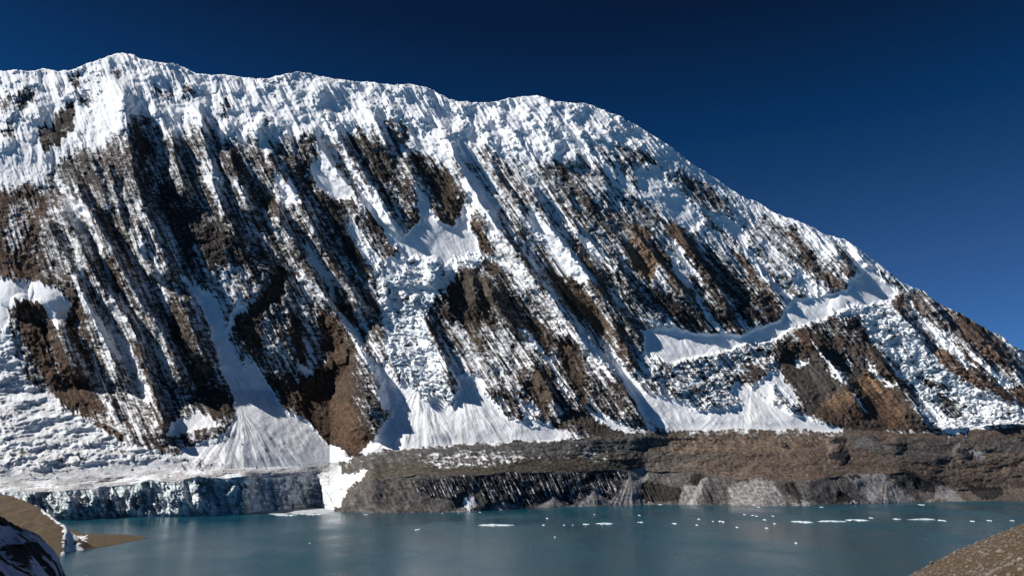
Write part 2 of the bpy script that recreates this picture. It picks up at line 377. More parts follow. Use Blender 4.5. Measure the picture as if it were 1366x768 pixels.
# --- glacier ice
ic([(500,358),(582,368),(576,400),(565,420),(568,450),(585,470),(592,500),(606,535),(560,520),(532,500),(512,460),(512,430),(505,400)], .88)
ic([(535,345),(600,350),(640,335),(645,350),(610,360),(600,385),(580,400),(560,390)], .9, .7)
ic([(870,505),(920,480),(960,470),(1030,452),(1032,475),(985,490),(975,520),(985,540),(930,545),(890,530)], .62)
ic([(1110,414),(1150,408),(1190,403),(1200,420),(1230,450),(1262,490),(1300,515),(1366,545),(1500,560),(1366,562),(1340,567),(1290,567),(1240,545),(1200,500),(1170,470),(1150,440)], .86)
ic([(-300,450),(0,440),(8,440),(22,470),(38,510),(60,525),(110,553),(165,590),(230,605),(330,625),(440,618),(470,625),(440,640),(330,640),(0,665),(-300,670)], .86, .75)
# rock ribs back on top of the ice edges
rk(.12, [(1225,500),(1245,508),(1262,520),(1240,516)], RED)
rk(.25, [(1240,532),(1262,530),(1290,552),(1270,555)], GREY)
rk(.18, [(1022,470),(1060,440),(1110,420),(1150,425),(1166,462),(1130,452),(1090,446),(1060,455),(1040,476)], (0.05,0.042,0.038))
rk(.06, [(978,505),(1000,485),(1026,490),(1020,505),(990,518)], (0.06,0.05,0.045))
# right buttress
rk(.02, [(1036,476),(1060,455),(1090,446),(1130,450),(1164,462),(1192,490),(1212,512),(1243,560),(1254,576),(1160,577),(1080,557),(1062,541),(1044,500)], (0.078,0.062,0.052))
rk(.00, [(1062,475),(1112,475),(1150,530),(1130,520),(1105,530),(1080,552),(1070,540),(1050,500)], (0.080,0.072,0.066), 5)
rk(.00, [(1120,465),(1150,470),(1168,490),(1148,505),(1136,515)], (0.085,0.08,0.074), 5)
rk(.01, [(1062,440),(1085,442),(1092,465),(1080,475)], (0.095,0.06,0.047))
rk(.02, [(1086,553),(1110,526),(1130,520),(1145,540),(1155,560),(1160,574),(1120,566)], (0.085,0.058,0.044))
rk(.00, [(1098,537),(1115,523),(1136,520),(1138,530),(1112,545)], (0.19,0.125,0.08), 5)
rk(.01, [(1140,510),(1160,493),(1175,500),(1190,525),(1218,576),(1180,572),(1155,540)], (0.12,0.078,0.052))
rk(.00, [(1138,512),(1160,492),(1176,500),(1172,525),(1152,522)], (0.25,0.165,0.10), 5)
rk(.35, [(1190,505),(1200,510),(1240,560),(1250,575),(1236,570),(1215,540)], DARK)
for p in ([(1083,452),(1100,474),(1125,504),(1136,520),(1120,514),(1103,490)],
          [(1134,518),(1146,530),(1158,550),(1150,545)],
          [(1150,470),(1165,488),(1196,520),(1186,517),(1160,492)],
          [(1066,480),(1078,478),(1074,490),(1062,492)],
          [(1004,518),(1022,499),(1042,496),(1068,540),(1052,540),(1034,515),(1024,532)],
          [(1124,462),(1128,470),(1136,492),(1130,485)],
          [(1218,538),(1240,550),(1292,577),(1262,577),(1238,560)]):
    paint(S, p, .92, 2)
rk(.12, [(22,400),(48,404),(54,415),(48,428),(40,432),(22,425),(12,418)], BROWN)

# --- shelf (moraine) and shore cliff
shelf = 1 - isface
mo = (shelf * (1 - isleft)) > .5
mor_mix = fbm(PX / 60, PY / 9, 70, 4)
warm = sstep(850, 1000, PX + 120 * fbm(PX / 90, PY / 14, 71, 3))
mc = np.array(MOR) * (1 - warm[..., None]) + np.array(ORG) * warm[..., None]
mc = mc * (1 + .42 * mor_mix[..., None])
_sf = np.repeat(S[NFACE - 1][None], NR, 0)
S[mo] = (0.02 + sstep(.6, .9, _sf) * .75 * np.exp(-np.clip(PY - yf[None], 0, 99) / 5.5))[mo]; RC[mo] = mc[mo]; ICE[mo] = 0; SM[mo] = 0
# mountain foot under the fans
ft = np.array(BROWN)
def shelfpaint(pts, s=None, col=None, soft=3):
    if s is not None: paint(S, pts, s, soft)
    if col is not None: paint(RC, pts, col, soft)
shelfpaint([(470,614),(500,603),(560,598),(640,592),(760,587),(860,578),(900,578),(860,600),(740,605),(600,610),(470,628)], .10, (0.075,0.072,0.068), 2)
shelfpaint([(555,608),(590,603),(640,600),(690,602),(700,615),(660,620),(600,625),(570,622)], .38, None, 4)
shelfpaint([(690,605),(790,598),(820,606),(780,612),(700,614)], .18, None, 4)
shelfpaint([(770,608),(800,606),(830,612),(800,617)], .25, PGREY, 3)
shelfpaint([(500,615),(600,625),(700,612),(850,605),(860,620),(760,628),(640,632),(560,632),(500,640)], None, (0.068,0.058,0.042), 4)
shelfpaint([(880,580),(1000,577),(1100,582),(1050,600),(930,605),(870,595)], None, (0.14,0.098,0.066), 4)
shelfpaint([(1150,590),(1250,582),(1366,585),(1366,600),(1250,615),(1180,610)], None, (0.085,0.075,0.066), 5)
for p in ([(1105,588),(1115,583),(1128,586),(1127,592),(1112,592)], [(1104,613),(1112,602),(1128,600),(1135,608),(1128,612)],
          [(1178,588),(1190,590),(1215,594),(1212,600),(1190,595)], [(1275,600),(1290,602),(1297,608),(1283,609)],
          [(1155,580),(1170,582),(1174,587),(1160,587)], [(1040,592),(1052,590),(1054,595),(1044,596)], [(1356,582),(1366,583),(1366,590)]):
    shelfpaint(p, None, BLACK, 1.5)
shelfpaint([(1130,582),(1160,580),(1180,600),(1140,600)], None, (0.1,0.097,0.093), 5)
shelfpaint([(1296,602),(1316,604),(1312,612),(1296,610)], None, PGREY, 3)
# cliff face
cl = (iscliff * (1 - isleft)) > .5
stre = pn((PX - (PY - 640) * .45) / 3.2, PY / 60, 75)
cliffc = np.array((0.080,0.076,0.072)) * (1 + .5 * stre[..., None])
RC[cl] = (cliffc * (1 - .6 * sstep(1150, 1300, PX)[..., None]) + np.array(ORG) * .6 * sstep(1150, 1300, PX)[..., None])[cl]
shelfpaint([(545,642),(600,636),(680,631),(760,629),(835,627),(832,640),(810,665),(790,658),(760,670),(735,662),(700,676),(650,672),(640,650),(600,665),(560,655)], .21, BLACK, 2)
shelfpaint([(447,682),(500,642),(545,640),(570,660),(560,682)], .05, (0.085,0.078,0.072), 3)
for p in ([(600,684),(625,668),(650,684)], [(650,682),(672,668),(700,680)], [(712,678),(735,660),(757,677)], [(757,677),(793,654),(818,675)],
          [(808,675),(832,648),(838,625),(868,624),(862,650),(872,674)], [(905,672),(910,648),(945,636),(925,673)],
          [(975,674),(970,652),(1000,637),(1035,642),(1048,674)], [(1125,633),(1182,630),(1222,668),(1165,672)],
          [(1058,672),(1075,664),(1090,672)], [(1130,668),(1148,665),(1160,672)], [(1240,668),(1248,646),(1270,650),(1290,668)]):
    shelfpaint(p, .01, PGREY, 2.0)
for p in ([(853,662),(862,640),(900,650),(912,657),(905,667),(860,669)], [(1043,648),(1058,641),(1078,660),(1068,671)],
          [(1113,672),(1120,652),(1146,668)], [(1196,628),(1206,627),(1248,645),(1244,658),(1210,640)],
          [(1280,638),(1295,645),(1339,650),(1335,664),(1310,664)], [(918,640),(930,630),(942,633),(930,648)],
          [(1184,635),(1196,634),(1208,648),(1200,650)], [(1134,634),(1146,633),(1143,643)]):
    shelfpaint(p, .02, (0.040,0.038,0.036), 1.3)
for p in ([(1133,671),(1140,668),(1144,672)],
          [(618,668),(626,660),(634,672),(626,678)]):
    shelfpaint(p, .95, None, 1.2)
# white ice wedge beside the bay
shelfpaint([(419,640),(440,630),(470,630),(492,628),(470,650),(452,674),(440,684),(426,684)], .97, None, 2)
paint(ICE, [(419,640),(440,630),(470,630),(492,628),(470,650),(452,674),(440,684),(426,684)], .7, 3)
# left: ice cliff
lc = (iscliff > .5) & (PX < 430)
S[lc] = .25; ICE[lc] = 1

RC *= np.array([1.0, 1.0, 1.02]); _k = mo & (RC.mean(-1) > .05); RC[_k] = (RC[_k] * .75 + .25 * RC[_k].mean(-1, keepdims=True)) * 1.65
_st = fbm(U / 4.5, PY / 26, 96, 3); _s2 = fbm(PX / 9, PY / 7, 97, 3)
RC *= np.clip(1 + (.65 * _st + .45 * _s2) * np.where(S < .035, .4, 1), .45, 1.7)[..., None]
RC[(isface > 0)] *= 1.12
_u = (isface > 0) & (S < .38) & (S > .035)
S = np.where(_u, S + .30 * np.clip(fbm(PX / 22, PY / 16, 98, 3) + .12, 0, 1), S)
_g = sstep(-5, 20, YW - lt) * isface * sstep(.0, .10, S)
S = S + _g * (1 - ICE) * np.where(S < .9, 1, 0) * (.28 * sstep(.30, -.05, RB) + .20 * sstep(.30, .0, RB2) + .06 * sstep(560, 640, PX) - .05 - .12 * sstep(.45, .8, RB))
S = np.clip(S, 0.02, 1.05)
CONES = [(322,545,628,1.5,55,1),(300,577,626,1.6,24,1),(282,546,585,1.2,26,1),(562,512,600,1.35,60,1),(612,500,596,1.3,40,1),(688,545,590,1.8,22,1),(870,540,580,1.6,24,1),
         (1000,512,574,1.5,20,1),(765,545,584,1.2,24,0),(793,652,676,1.1,20,0),(735,658,678,1.1,16,0),(840,626,675,.75,26,0),(935,637,673,.6,20,0),(1018,638,674,.8,20,0),
         (672,667,681,1.6,14,0),(625,668,684,1.4,12,0),(1180,630,672,.9,18,0),(1255,646,668,.9,14,0)]
HC = np.zeros_like(PX); CG = np.zeros_like(PX)
for x0, y0, y1, k, A, sn_ in CONES:
    wmax = (y1 - y0) * k
    i = np.nonzero((abs(PX - x0) < wmax + 6) & (PY > y0 - 4) & (PY < y1 + 14))
    wy_ = np.clip(PY[i] - y0, .5, None) * k
    th = (PX[i] + .5 * wx[i] - x0 - .12 * (PY[i] - y0)) / wy_
    dd = np.clip(1 - np.abs(th), 0, 1)
    gr = fbm(th * 9 + x0, PY[i] / 60, 64, 3) * sstep(0, .25, dd)
    HC[i] = np.maximum(HC[i], A * (wy_ / wmax) * dd * sstep(y1 + 14, y1, PY[i]) + A * .16 * gr)
    CG[i] = np.maximum(CG[i], (dd > 0) * (gr * sn_ + .0))
# snow pattern
wv = 5 * fbm(PX / 30, PY / 30, 79, 3)
strat = pn((PX + wv) / 7, (PY - .10 * PX + wv) / 1.8, 80) + .6 * pn(PX / 15, (PY + wv) / 3.3, 81)
dirr = sstep(500, 700, PX)
spk = fbm(PX / 7 - PY / 14, PY / 7 + PX / 40, 82, 3, .65) * 1.5
flow = pn(U / 2.6, PY / 45, 83) + .6 * pn(U / 6, PY / 70, 84)
n_ = (strat * .16 * (1 - dirr) + spk * .34 + flow * .32) * isface + (1 - isface) * (spk * .7 + .5 * fbm(PX / 14, PY / 3.5, 95, 3))
amp = np.where(S > .5, np.clip((1.02 - S) * 2.2, .0, 1), np.clip(S * 1.5 + .28, 0, 1))
SN = S + n_ * amp * 1.15
STR = np.clip(1.06 - S, 0, 1) * np.clip(S * 2.2 + .28, 0, 1) * (1 - ICE) * isface
cliffn = (pn((PX - (PY - 640) * .45) / 1.7, PY / 30, 86) + .5 * spk) * 1.1
SN = np.where(cl, S + cliffn * np.clip(S * 2.4, 0, .8), SN)
# dirty streaks and crevasse dirt on fans and glacier tongue
fan = (SM > .5) & (PY > 500)
lowl = sstep(560, 600, PY) * sstep(480, 380, PX) * isface
dirt = fbm(U / 7, PY / 12, 88, 3) * .9 + .3 * spk
SN = SN - lowl * np.clip(dirt - .18, 0, 1) * 2.0
SN = SN + .12 * ICE * sstep(480, 440, PX) - (ICE > .5) * (1 - .7 * sstep(480, 440, PX)) * np.clip(fbm(PX / 12, PY / 6, 90, 3) - .22, 0, 1) * 2.5
SN = SN - 1.1 * np.clip(CG - .28, 0, 1) * isface * .9
SN = np.clip(SN, -.3, 1.3)
dl = fbm(PX / 34 + PY / 20, PY / 9, 92, 4) 
DIRT = sstep(480, 430, PX) * sstep(420, 520, PY + .25 * PX) * ICE * (.45 + 1.1 * dl) + sstep(470, 440, PX) * shelf * (.35 + 1.2 * dl)
DIRT += fan * sstep(480, 420, PX) * (-.08 + .9 * fbm(U / 5, PY / 26, 93, 3)) + .35 * fan * np.clip(fbm(U / 6, PY / 26, 94, 3), 0, 1)
DIRT += .9 * np.clip(CG - .02, 0, 1)
paint(DIRT, [(415,640),(440,630),(470,630),(492,628),(470,650),(452,674),(440,684),(428,680)], .35, 3)  # greys the white ice wedge evenly so it is less bright
DIRT = np.clip(DIRT, 0, 1)

# ------------------------------------------------------------------ relief, metres towards the viewer
H = np.zeros_like(PX)
RIBS = [  # crest line (x, y), height, left run, right run (pixels)
 ([(163,104),(166,150),(172,190),(178,230),(190,270),(206,315),(221,350),(238,385)],88,42,20),
 ([(224,376),(242,400),(254,430),(266,465),(285,492)],85,30,24),
 ([(58,277),(67,305),(84,335),(99,360),(108,385),(118,410),(128,432),(145,465),(160,502),(166,522)],80,22,13),
 ([(75,260),(88,290),(102,315),(115,345),(130,375),(148,396),(165,416),(180,446),(192,482),(205,522),(215,560),(222,592)],85,22,13),
 ([(92,226),(105,255),(122,285),(140,315),(155,345),(170,375),(185,400),(205,427),(225,462),(240,502),(255,527)],90,24,15),
 ([(112,190),(128,225),(140,262),(150,292)],60,20,12),
 ([(140,205),(150,240),(157,268),(165,300),(185,335),(205,362),(225,386)],42,14,7),
 ([(176,283),(186,305),(193,330),(200,347)],45,16,10),
 ([(72,415),(86,450),(99,488),(112,512)],70,22,13),
 ([(140,518),(150,545),(160,562)],40,14,8),
 ([(217,165),(229,182),(234,205),(240,235),(250,260),(258,274)],60,20,9),
 ([(264,130),(268,160),(272,190),(280,215),(290,240),(300,262)],60,24,11),
 ([(278,232),(289,260),(300,285),(315,310),(330,332)],55,18,9),
 ([(304,188),(312,220),(322,250),(332,275),(345,300)],65,22,10),
 ([(350,184),(358,205),(370,228),(384,246),(398,266),(409,285),(420,312),(436,340),(452,364),(468,386),(482,408),(492,428)],75,26,10),
 ([(366,262),(376,300),(396,330),(410,352),(424,378),(438,402),(454,426),(472,452),(486,475),(498,500),(506,530),(510,558)],80,24,11),
 ([(410,158),(420,185),(432,205),(445,225),(462,246),(480,264),(500,300)],60,20,8),
 ([(446,160),(452,182),(462,200),(476,218),(490,240),(504,262),(518,290),(536,322)],62,20,9),
 ([(492,143),(502,165),(514,190),(524,212)],60,20,9),
 ([(537,193),(547,222),(555,250),(566,272)],45,16,7),
 ([(592,170),(605,205),(618,232),(632,256),(646,278),(662,302),(685,331),(704,352),(722,378),(738,400),(755,425),(775,451),(790,475)],95,30,14),
 ([(650,208),(664,235),(684,262),(699,288),(714,310)],45,18,7),
 ([(700,235),(715,262),(728,290),(742,315),(757,334),(772,354),(788,374),(804,394),(822,412),(842,434),(857,458)],55,22,7),
 ([(752,283),(775,310),(800,335),(820,352),(840,378),(862,402)],42,18,6),
 ([(645,363),(655,390),(669,415),(688,438),(706,452)],95,26,18),
 ([(622,352),(630,372),(636,398),(642,420)],60,18,8),
 ([(560,405),(566,425),(578,448),(590,475),(598,500),(606,525)],60,24,12),
 ([(812,418),(826,448),(842,480),(852,502)],55,18,9),
 ([(778,450),(806,480),(832,518),(848,545),(856,568)],55,24,10),
 ([(690,430),(712,455),(730,478)],40,18,8),
 ([(700,470),(722,500),(738,530),(745,556)],50,18,9),
 ([(470,460),(478,500),(490,550),(502,590)],70,45,18),
 ([(835,300),(856,322),(880,350),(905,380),(925,410)],45,20,8),
 ([(900,300),(920,330),(945,365),(968,400),(985,430)],50,22,9),
 ([(985,320),(1010,355),(1035,390),(1052,412)],40,20,8),
 ([(1105,318),(1128,345),(1148,378)],35,18,8),
 ([(1075,440),(1098,472),(1120,500),(1140,530),(1158,560)],55,40,16),
 ([(1160,460),(1185,495),(1210,530),(1240,572)],60,34,16),
 ([(1175,395),(1200,415),(1225,445),(1248,470)],45,22,10),
 ([(1230,390),(1262,430),(1300,470),(1345,515)],45,24,10),
 ([(1255,458),(1290,490),(1330,520),(1380,545)],45,20,10),
 ([(1290,430),(1325,465),(1370,505)],45,24,12),
]
wr1 = 2.2 * fbm(PX / 14, PY / 14, 101, 3) * 2
for pts, A, wl, wr in RIBS:
    p = np.array(pts, float)
    sel = (PY > p[0, 1] - 4) & (PY < p[-1, 1] + 4) & (PX > p[:, 0].min() - wl - 5) & (PX < p[:, 0].max() + wr + 5)
    i = np.nonzero(sel)
    y = PY[i]; s = PX[i] + wr1[i] - np.interp(y, p[:, 1], p[:, 0])
    L = p[-1, 1] - p[0, 1]
    tap = sstep(p[0, 1] - 4, p[0, 1] + min(26, L * .35), y) * sstep(p[-1, 1] + 4, p[-1, 1] - min(26, L * .35), y)
    d = np.where(s < 0, np.clip(1 + s / wl, 0, 1), np.clip(1 - s / (wr * 1.15), 0, 1) ** 1.1)
    H[i] += A * 1.6 * tap * d
for x, y, r, A in [(340,178,11,55),(352,165,10,35),(655,188,9,45),(618,172,9,45),(735,203,8,35),(762,212,7,45),(668,150,5,20),(658,155,4,16),
                   (702,155,5,20),(745,196,7,30),(720,195,7,25),(425,118,9,35),(590,120,8,22),(590,175,8,30),(578,352,8,40),(592,360,7,35),(575,372,8,30),
                   (70,392,22,75),(18,385,18,45),(30,408,12,35),(205,150,6,30),(255,122,7,20),(270,128,8,22),(235,148,7,25),(48,150,10,35),(38,175,10,30),
                   (8,150,10,35),(8,190,9,30),(215,185,6,20),(300,170,9,30),(525,150,8,25),(560,160,8,25),(500,120,7,18),(640,300,6,20),
                   (1120,410,10,25),(955,475,9,18),(1000,470,9,18),(1130,425,10,22),(505,478,8,26),(515,395,9,22),(535,405,8,16),
                   (1115,590,9,18),(1118,606,10,20),(1195,592,10,14),(1285,603,9,14)]:
    sel = (abs(PX - x) < 3 * r) & (abs(PY - y) < 3 * r)
    i = np.nonzero(sel)
    dd = ((PX[i] + wx[i] * .4 - x) ** 2 + (PY[i] + wy[i] * .4 - y) ** 2) / (r * r)
    H[i] += A * np.clip(1 - dd / 2.2, 0, 1) ** .7

def saw(u):   # leans so its short side faces right
    f = u - np.floor(u)
    return np.where(f < .66, f / .66, (1 - f) / .34)
rough = (1 - .80 * SM); rockm0 = sstep(.75, .45, S)
upper = sstep(45, 10, dz_top)
uw = U + 5 * fbm(PX / 45, PY / 45, 110, 3)
am = np.clip(.55 + 1.1 * fbm(U / 55, PY / 90, 111, 3), .1, 1.4)
body = sstep(-2, 25, dz_top) * sstep(0, .06, hgt) * isface
u1 = uw / 33 + 1.1 * fbm(PX / 90, PY / 110, 112, 3); u2 = uw / 17 + .8 * fbm(PX / 50, PY / 60, 118, 3)
sel1 = sstep(-.25, .25, fbm(U / 60, PY / 110, 119, 2))
lz = 1 - .72 * sstep(330, 230, PX - .45 * (PY - 300)) * sstep(200, 240, PY)
SCREE = np.zeros_like(PX)
for p in ([(1060,462),(1112,465),(1160,500),(1190,500),(1218,540),(1240,575),(1160,575),(1080,557),(1040,505),(1030,490)],
          [(370,355),(382,360),(376,397),(340,424),(318,428),(345,400)], [(440,500),(470,470),(480,520),(502,592),(478,610),(450,602),(420,572),(400,540)],
          [(598,378),(624,370),(640,400),(645,430),(622,440),(604,422)], [(705,318),(735,330),(790,395),(818,452),(790,440),(740,380)],
          [(745,455),(770,460),(786,522),(770,532)], [(704,490),(724,485),(738,550),(726,562),(702,520)], [(1205,425),(1218,425),(1248,464),(1236,470),(1212,450)],
          [(740,568),(762,545),(790,540),(850,577),(800,582)], [(845,320),(866,330),(874,352),(866,372),(850,360)]):
    paint(SCREE, p, 1, 5)
topd = sstep(150, 60, dz_top) * sstep(1000, 850, PX)
Hp = lz * (14 * saw(u1) * am + 52 * RB + 20 * RB2 * (1 - .5 * topd)) * rough * (1 - .2 * rockm0) * (1 - .6 * SCREE)
Hp += 7 * saw(uw / 8.3 + .5 * pn(U / 30, PY / 40, 113)) * np.clip(.5 + 1.3 * pn(U / 25, PY / 40, 114), .1, 1.3) * (1 - .85 * SM)
Hp += 3.2 * saw(uw / 3.6 + .5 * pn(U / 14, PY / 25, 115)) * np.clip(.5 + 1.3 * pn(U / 15, PY / 25, 116), .15, 1.3) * (1 - .75 * SM)
Hp += 26 * fbm(PX / 38, PY / 38, 120, 3) * (1 - .5 * SM)
Hp *= 1 - .3 * SCREE
Hp += 7 * (1 - .7 * SCREE) * ridged(PX / 11, PY / 9, 124, 3, .6) * (1 - .8 * SM)
rockm = sstep(.75, .45, S)
Hp += rockm * (.8 * strat + 6.0 * spk)
# top snow: cornices, seracs
tops = sstep(130, 40, dz_top) * sstep(1000, 850, PX) * (1 - .6 * SM)
srm = sstep(-.05, .25, fbm(PX / 45, PY / 30, 135, 3))
Hp += tops * (34 * fbm(PX / 34, PY / 20, 130, 4, .5) + 16 * np.clip(.2 + 1.6 * fbm(PX / 50, PY / 30, 136, 2), 0, 1) * ridged(UB / 14, PY / 50, 131, 4, .5) + srm * (24 * worley(PX / 15 + .6 * spk, PY / 11 + .6 * spk, 133)[0] + 9 * worley(PX / 6 + .4 * spk, PY / 5 + .3 * spk, 134)[0]))

# broken ice
yy = PY / 8.5 + 1.6 * fbm(PX / 26, PY / 26, 140, 3) + .05 * PX / 8
terr = (yy - np.floor(yy))
c1, e1 = worley(PX / 9 + .8 * spk, PY / 5.5 + .5 * spk, 142)
c2, e2 = worley(PX / 4 + .4 * spk, PY / 3.2, 143)
wq = 8 * fbm(PX / 30, PY / 24, 149, 3)
c3, e3 = worley((PX + wq) / 20 + .5 * spk, (PY + wq) / 10 + .4 * spk, 150)
crv = np.clip(ridged((PX + 2 * wq) / 26, (PY + 1.5 * wq) / 7, 151, 2) - .45, 0, 1) / .55
big = sstep(-.1, .3, fbm(PX / 24, PY / 18, 152, 2))
Hice = 26 * c3 + big * (16 * c1 + 6 * np.clip(e1 * 3, 0, 1)) + (4 + 6 * big) * c2 - 24 * crv ** 2 + 26 * fbm(PX / 26, PY / 20, 144, 5, .55)
CREV = sstep(.35, .8, crv) * ICE
Hgl = 60 * fbm(PX / 46 + PY / 40, PY / 19, 146, 4, .5) + 22 * ridged(PX / 22 + PY / 30, PY / 9, 147, 3, .5) + 6 * fbm(PX / 6, PY / 3, 148, 2)
GLT = sstep(480, 440, PX) * sstep(380, 430, PY)
Hice = Hice * (1 - GLT) + Hgl * GLT
Hp = Hp * (1 - .7 * ICE) + ICE * Hice
H += Hp * isface * sstep(0, .05, hgt + .01)
H = H * np.where(isface > 0, sstep(-.01, .05, hgt), 1)
H += HC
# shelf lumps and cliff
env = np.zeros_like(PX)
env[NFACE:NFACE + NSHELF] = np.sin(np.linspace(0, np.pi, NSHELF))[:, None] ** .5
Hs = env * (18 * fbm(PX / 50, PY / 18, 150, 3) + 8 * fbm(PX / 14, PY / 7, 154, 3) + 2.5 * fbm(PX / 4, PY / 2.2, 158, 2))
H += Hs * (1 - isleft) + Hs * .4 * isleft
Hs2 = env * (18 * fbm(PX / 40, PY / 6, 160, 4) + 5 * ridged(PX / 9, PY / 3, 161, 2)) * isleft
H += Hs2
darkc = sstep(.075, .05, RC.mean(-1))
cenv = np.zeros_like(PX); cenv[NFACE + NSHELF:] = np.clip(np.sin(np.linspace(0.25, np.pi - .1, NCLIFF)), 0, 1)[:, None] ** .6
uc = PX - (PY - 640) * .5
H += cenv * (1 - isleft) * (26 * fbm(PX / 50, PY / 40, 170, 3) + (3 + 10 * darkc) * ridged(uc / 9, PY / 40, 172, 2) * np.clip(.4 + 1.5 * pn(PX / 30, PY / 20, 175), 0, 1) + (1 + 3 * darkc) * pn(uc / 2.8, PY / 25, 174) + 3 * spk * darkc + 1 * spk)
ul = PX - (PY - 640) * .15
H += cenv * isleft * (75 * fbm(ul / 40, PY / 70, 180, 3) + 24 * ridged(ul / 16, PY / 28, 182, 3, .55) + 26 * worley(ul / 11 + .3 * spk, PY / 34 + .3 * spk, 183)[0] + 5 * spk)
for x, y, r, A in [(75,650,1,1)]: pass
Y = YB - H * 1.0
# spit cliff corners stay on the water line

# ------------------------------------------------------------------ materials
def mat(name):
    m = bpy.data.materials.new(name); m.use_nodes = True
    nt = m.node_tree
    return m, nt, nt.nodes['Principled BSDF']
def N(nt, typ, **kw):
    n = nt.nodes.new(typ)
    for k, v in kw.items():
        if k in n.inputs: n.inputs[k].default_value = v
        else: setattr(n, k, v)
    return n
def mix(nt, fac, a, b, mode='MIX'):
    n = nt.nodes.new('ShaderNodeMix'); n.data_type = 'RGBA'; n.blend_type = mode
    for s, v in ((0, fac), (6, a), (7, b)):
        if hasattr(v, 'is_output'): nt.links.new(v, n.inputs[s])
        else: n.inputs[s].default_value = v if s == 0 else (*v, 1)
    return n.outputs[2]
def math_(nt, op, a, b=None, c=None):
    n = nt.nodes.new('ShaderNodeMath'); n.operation = op
    for s, v in enumerate((a, b, c)):
        if v is None: continue
        if hasattr(v, 'is_output'): nt.links.new(v, n.inputs[s])
        else: n.inputs[s].default_value = v
    return n.outputs[0]
def remap(nt, v, a, b, c=0., d=1., smooth=True):
    n = nt.nodes.new('ShaderNodeMapRange'); n.interpolation_type = 'SMOOTHSTEP' if smooth else 'LINEAR'
    nt.links.new(v, n.inputs[0])
    for i, x in enumerate((a, b, c, d)): n.inputs[i + 1].default_value = x
    return n.outputs[0]
def noise(nt, scale, detail=4, rough=.6, vec=None):
    n = nt.nodes.new('ShaderNodeTexNoise'); n.inputs['Scale'].default_value = scale
    n.inputs['Detail'].default_value = detail; n.inputs['Roughness'].default_value = rough
    if vec is None:
        g = nt.nodes.new('ShaderNodeNewGeometry'); vec = g.outputs['Position']
    nt.links.new(vec, n.inputs['Vector'])
    return n.outputs['Fac']

def terrain_material():
    m, nt, bs = mat('snow_and_rock')
    L = nt.links
    at = N(nt, 'ShaderNodeAttribute', attribute_name='snow').outputs['Fac']
    ai = N(nt, 'ShaderNodeAttribute', attribute_name='ice').outputs['Fac']
    ar = N(nt, 'ShaderNodeAttribute', attribute_name='ground').outputs['Color']
    n1 = noise(nt, 1 / 14., 5, .65); n2 = noise(nt, 1 / 70., 4, .6); n3 = noise(nt, 1 / 5., 3, .7)
    g = nt.nodes.new('ShaderNodeNewGeometry')
    mp = N(nt, 'ShaderNodeMapping'); mp.inputs['Scale'].default_value = (1 / 42., 1 / 42., 1 / 7.); mp.inputs['Rotation'].default_value = (0, .10, 0)
    L.new(g.outputs['Position'], mp.inputs[0])
    n4 = noise(nt, 1., 5, .68, mp.outputs[0])
    st = N(nt, 'ShaderNodeAttribute', attribute_name='strata').outputs['Fac']
    s = math_(nt, 'ADD', at, math_(nt, 'MULTIPLY', math_(nt, 'SUBTRACT', n1, .5), .8))
    s = math_(nt, 'ADD', s, math_(nt, 'MULTIPLY', math_(nt, 'SUBTRACT', n4, .5), math_(nt, 'MULTIPLY', st, 1.9)))
    s = math_(nt, 'ADD', s, math_(nt, 'MULTIPLY', math_(nt, 'SUBTRACT', n3, .5), .9))
    fac = remap(nt, s, .22, .82)
    rockc = mix(nt, 1.0, ar, mix(nt, remap(nt, n1, .25, .75), (.30, .30, .31), (1.30, 1.27, 1.25)), 'MULTIPLY')
    rockc = mix(nt, remap(nt, n3, .58, .75), rockc, mix(nt, 1., rockc, (1.7, 1.65, 1.6), 'MULTIPLY'))
    icec = mix(nt, remap(nt, n2, .35, .65), (.36, .47, .52), (.80, .84, .87))
    snowc = mix(nt, remap(nt, n2, .3, .7), (.84, .86, .89), (.90, .905, .92))
    snowc = mix(nt, math_(nt, 'MULTIPLY', ai, remap(nt, n1, .45, .62)), snowc, icec)
    di = N(nt, 'ShaderNodeAttribute', attribute_name='dirt').outputs['Fac']
    snowc = mix(nt, math_(nt, 'MULTIPLY', di, remap(nt, n1, .3, .6, .5, 1.0)), snowc, (.33, .315, .32))
    c = mix(nt, fac, rockc, snowc)
    L.new(c, bs.inputs['Base Color'])
    bs.inputs['Roughness'].default_value = .9
    bs.inputs['Specular IOR Level'].default_value = .12
    bm = nt.nodes.new('ShaderNodeBump'); bm.inputs['Strength'].default_value = .75; bm.inputs['Distance'].default_value = 5
    L.new(math_(nt, 'ADD', math_(nt, 'MULTIPLY', n1, remap(nt, fac, 0, 1, 1.9, .5)), math_(nt, 'MULTIPLY', n3, remap(nt, fac, 0, 1, .8, .2))), bm.inputs['Height'])
    L.new(bm.outputs[0], bs.inputs['Normal'])
    return m
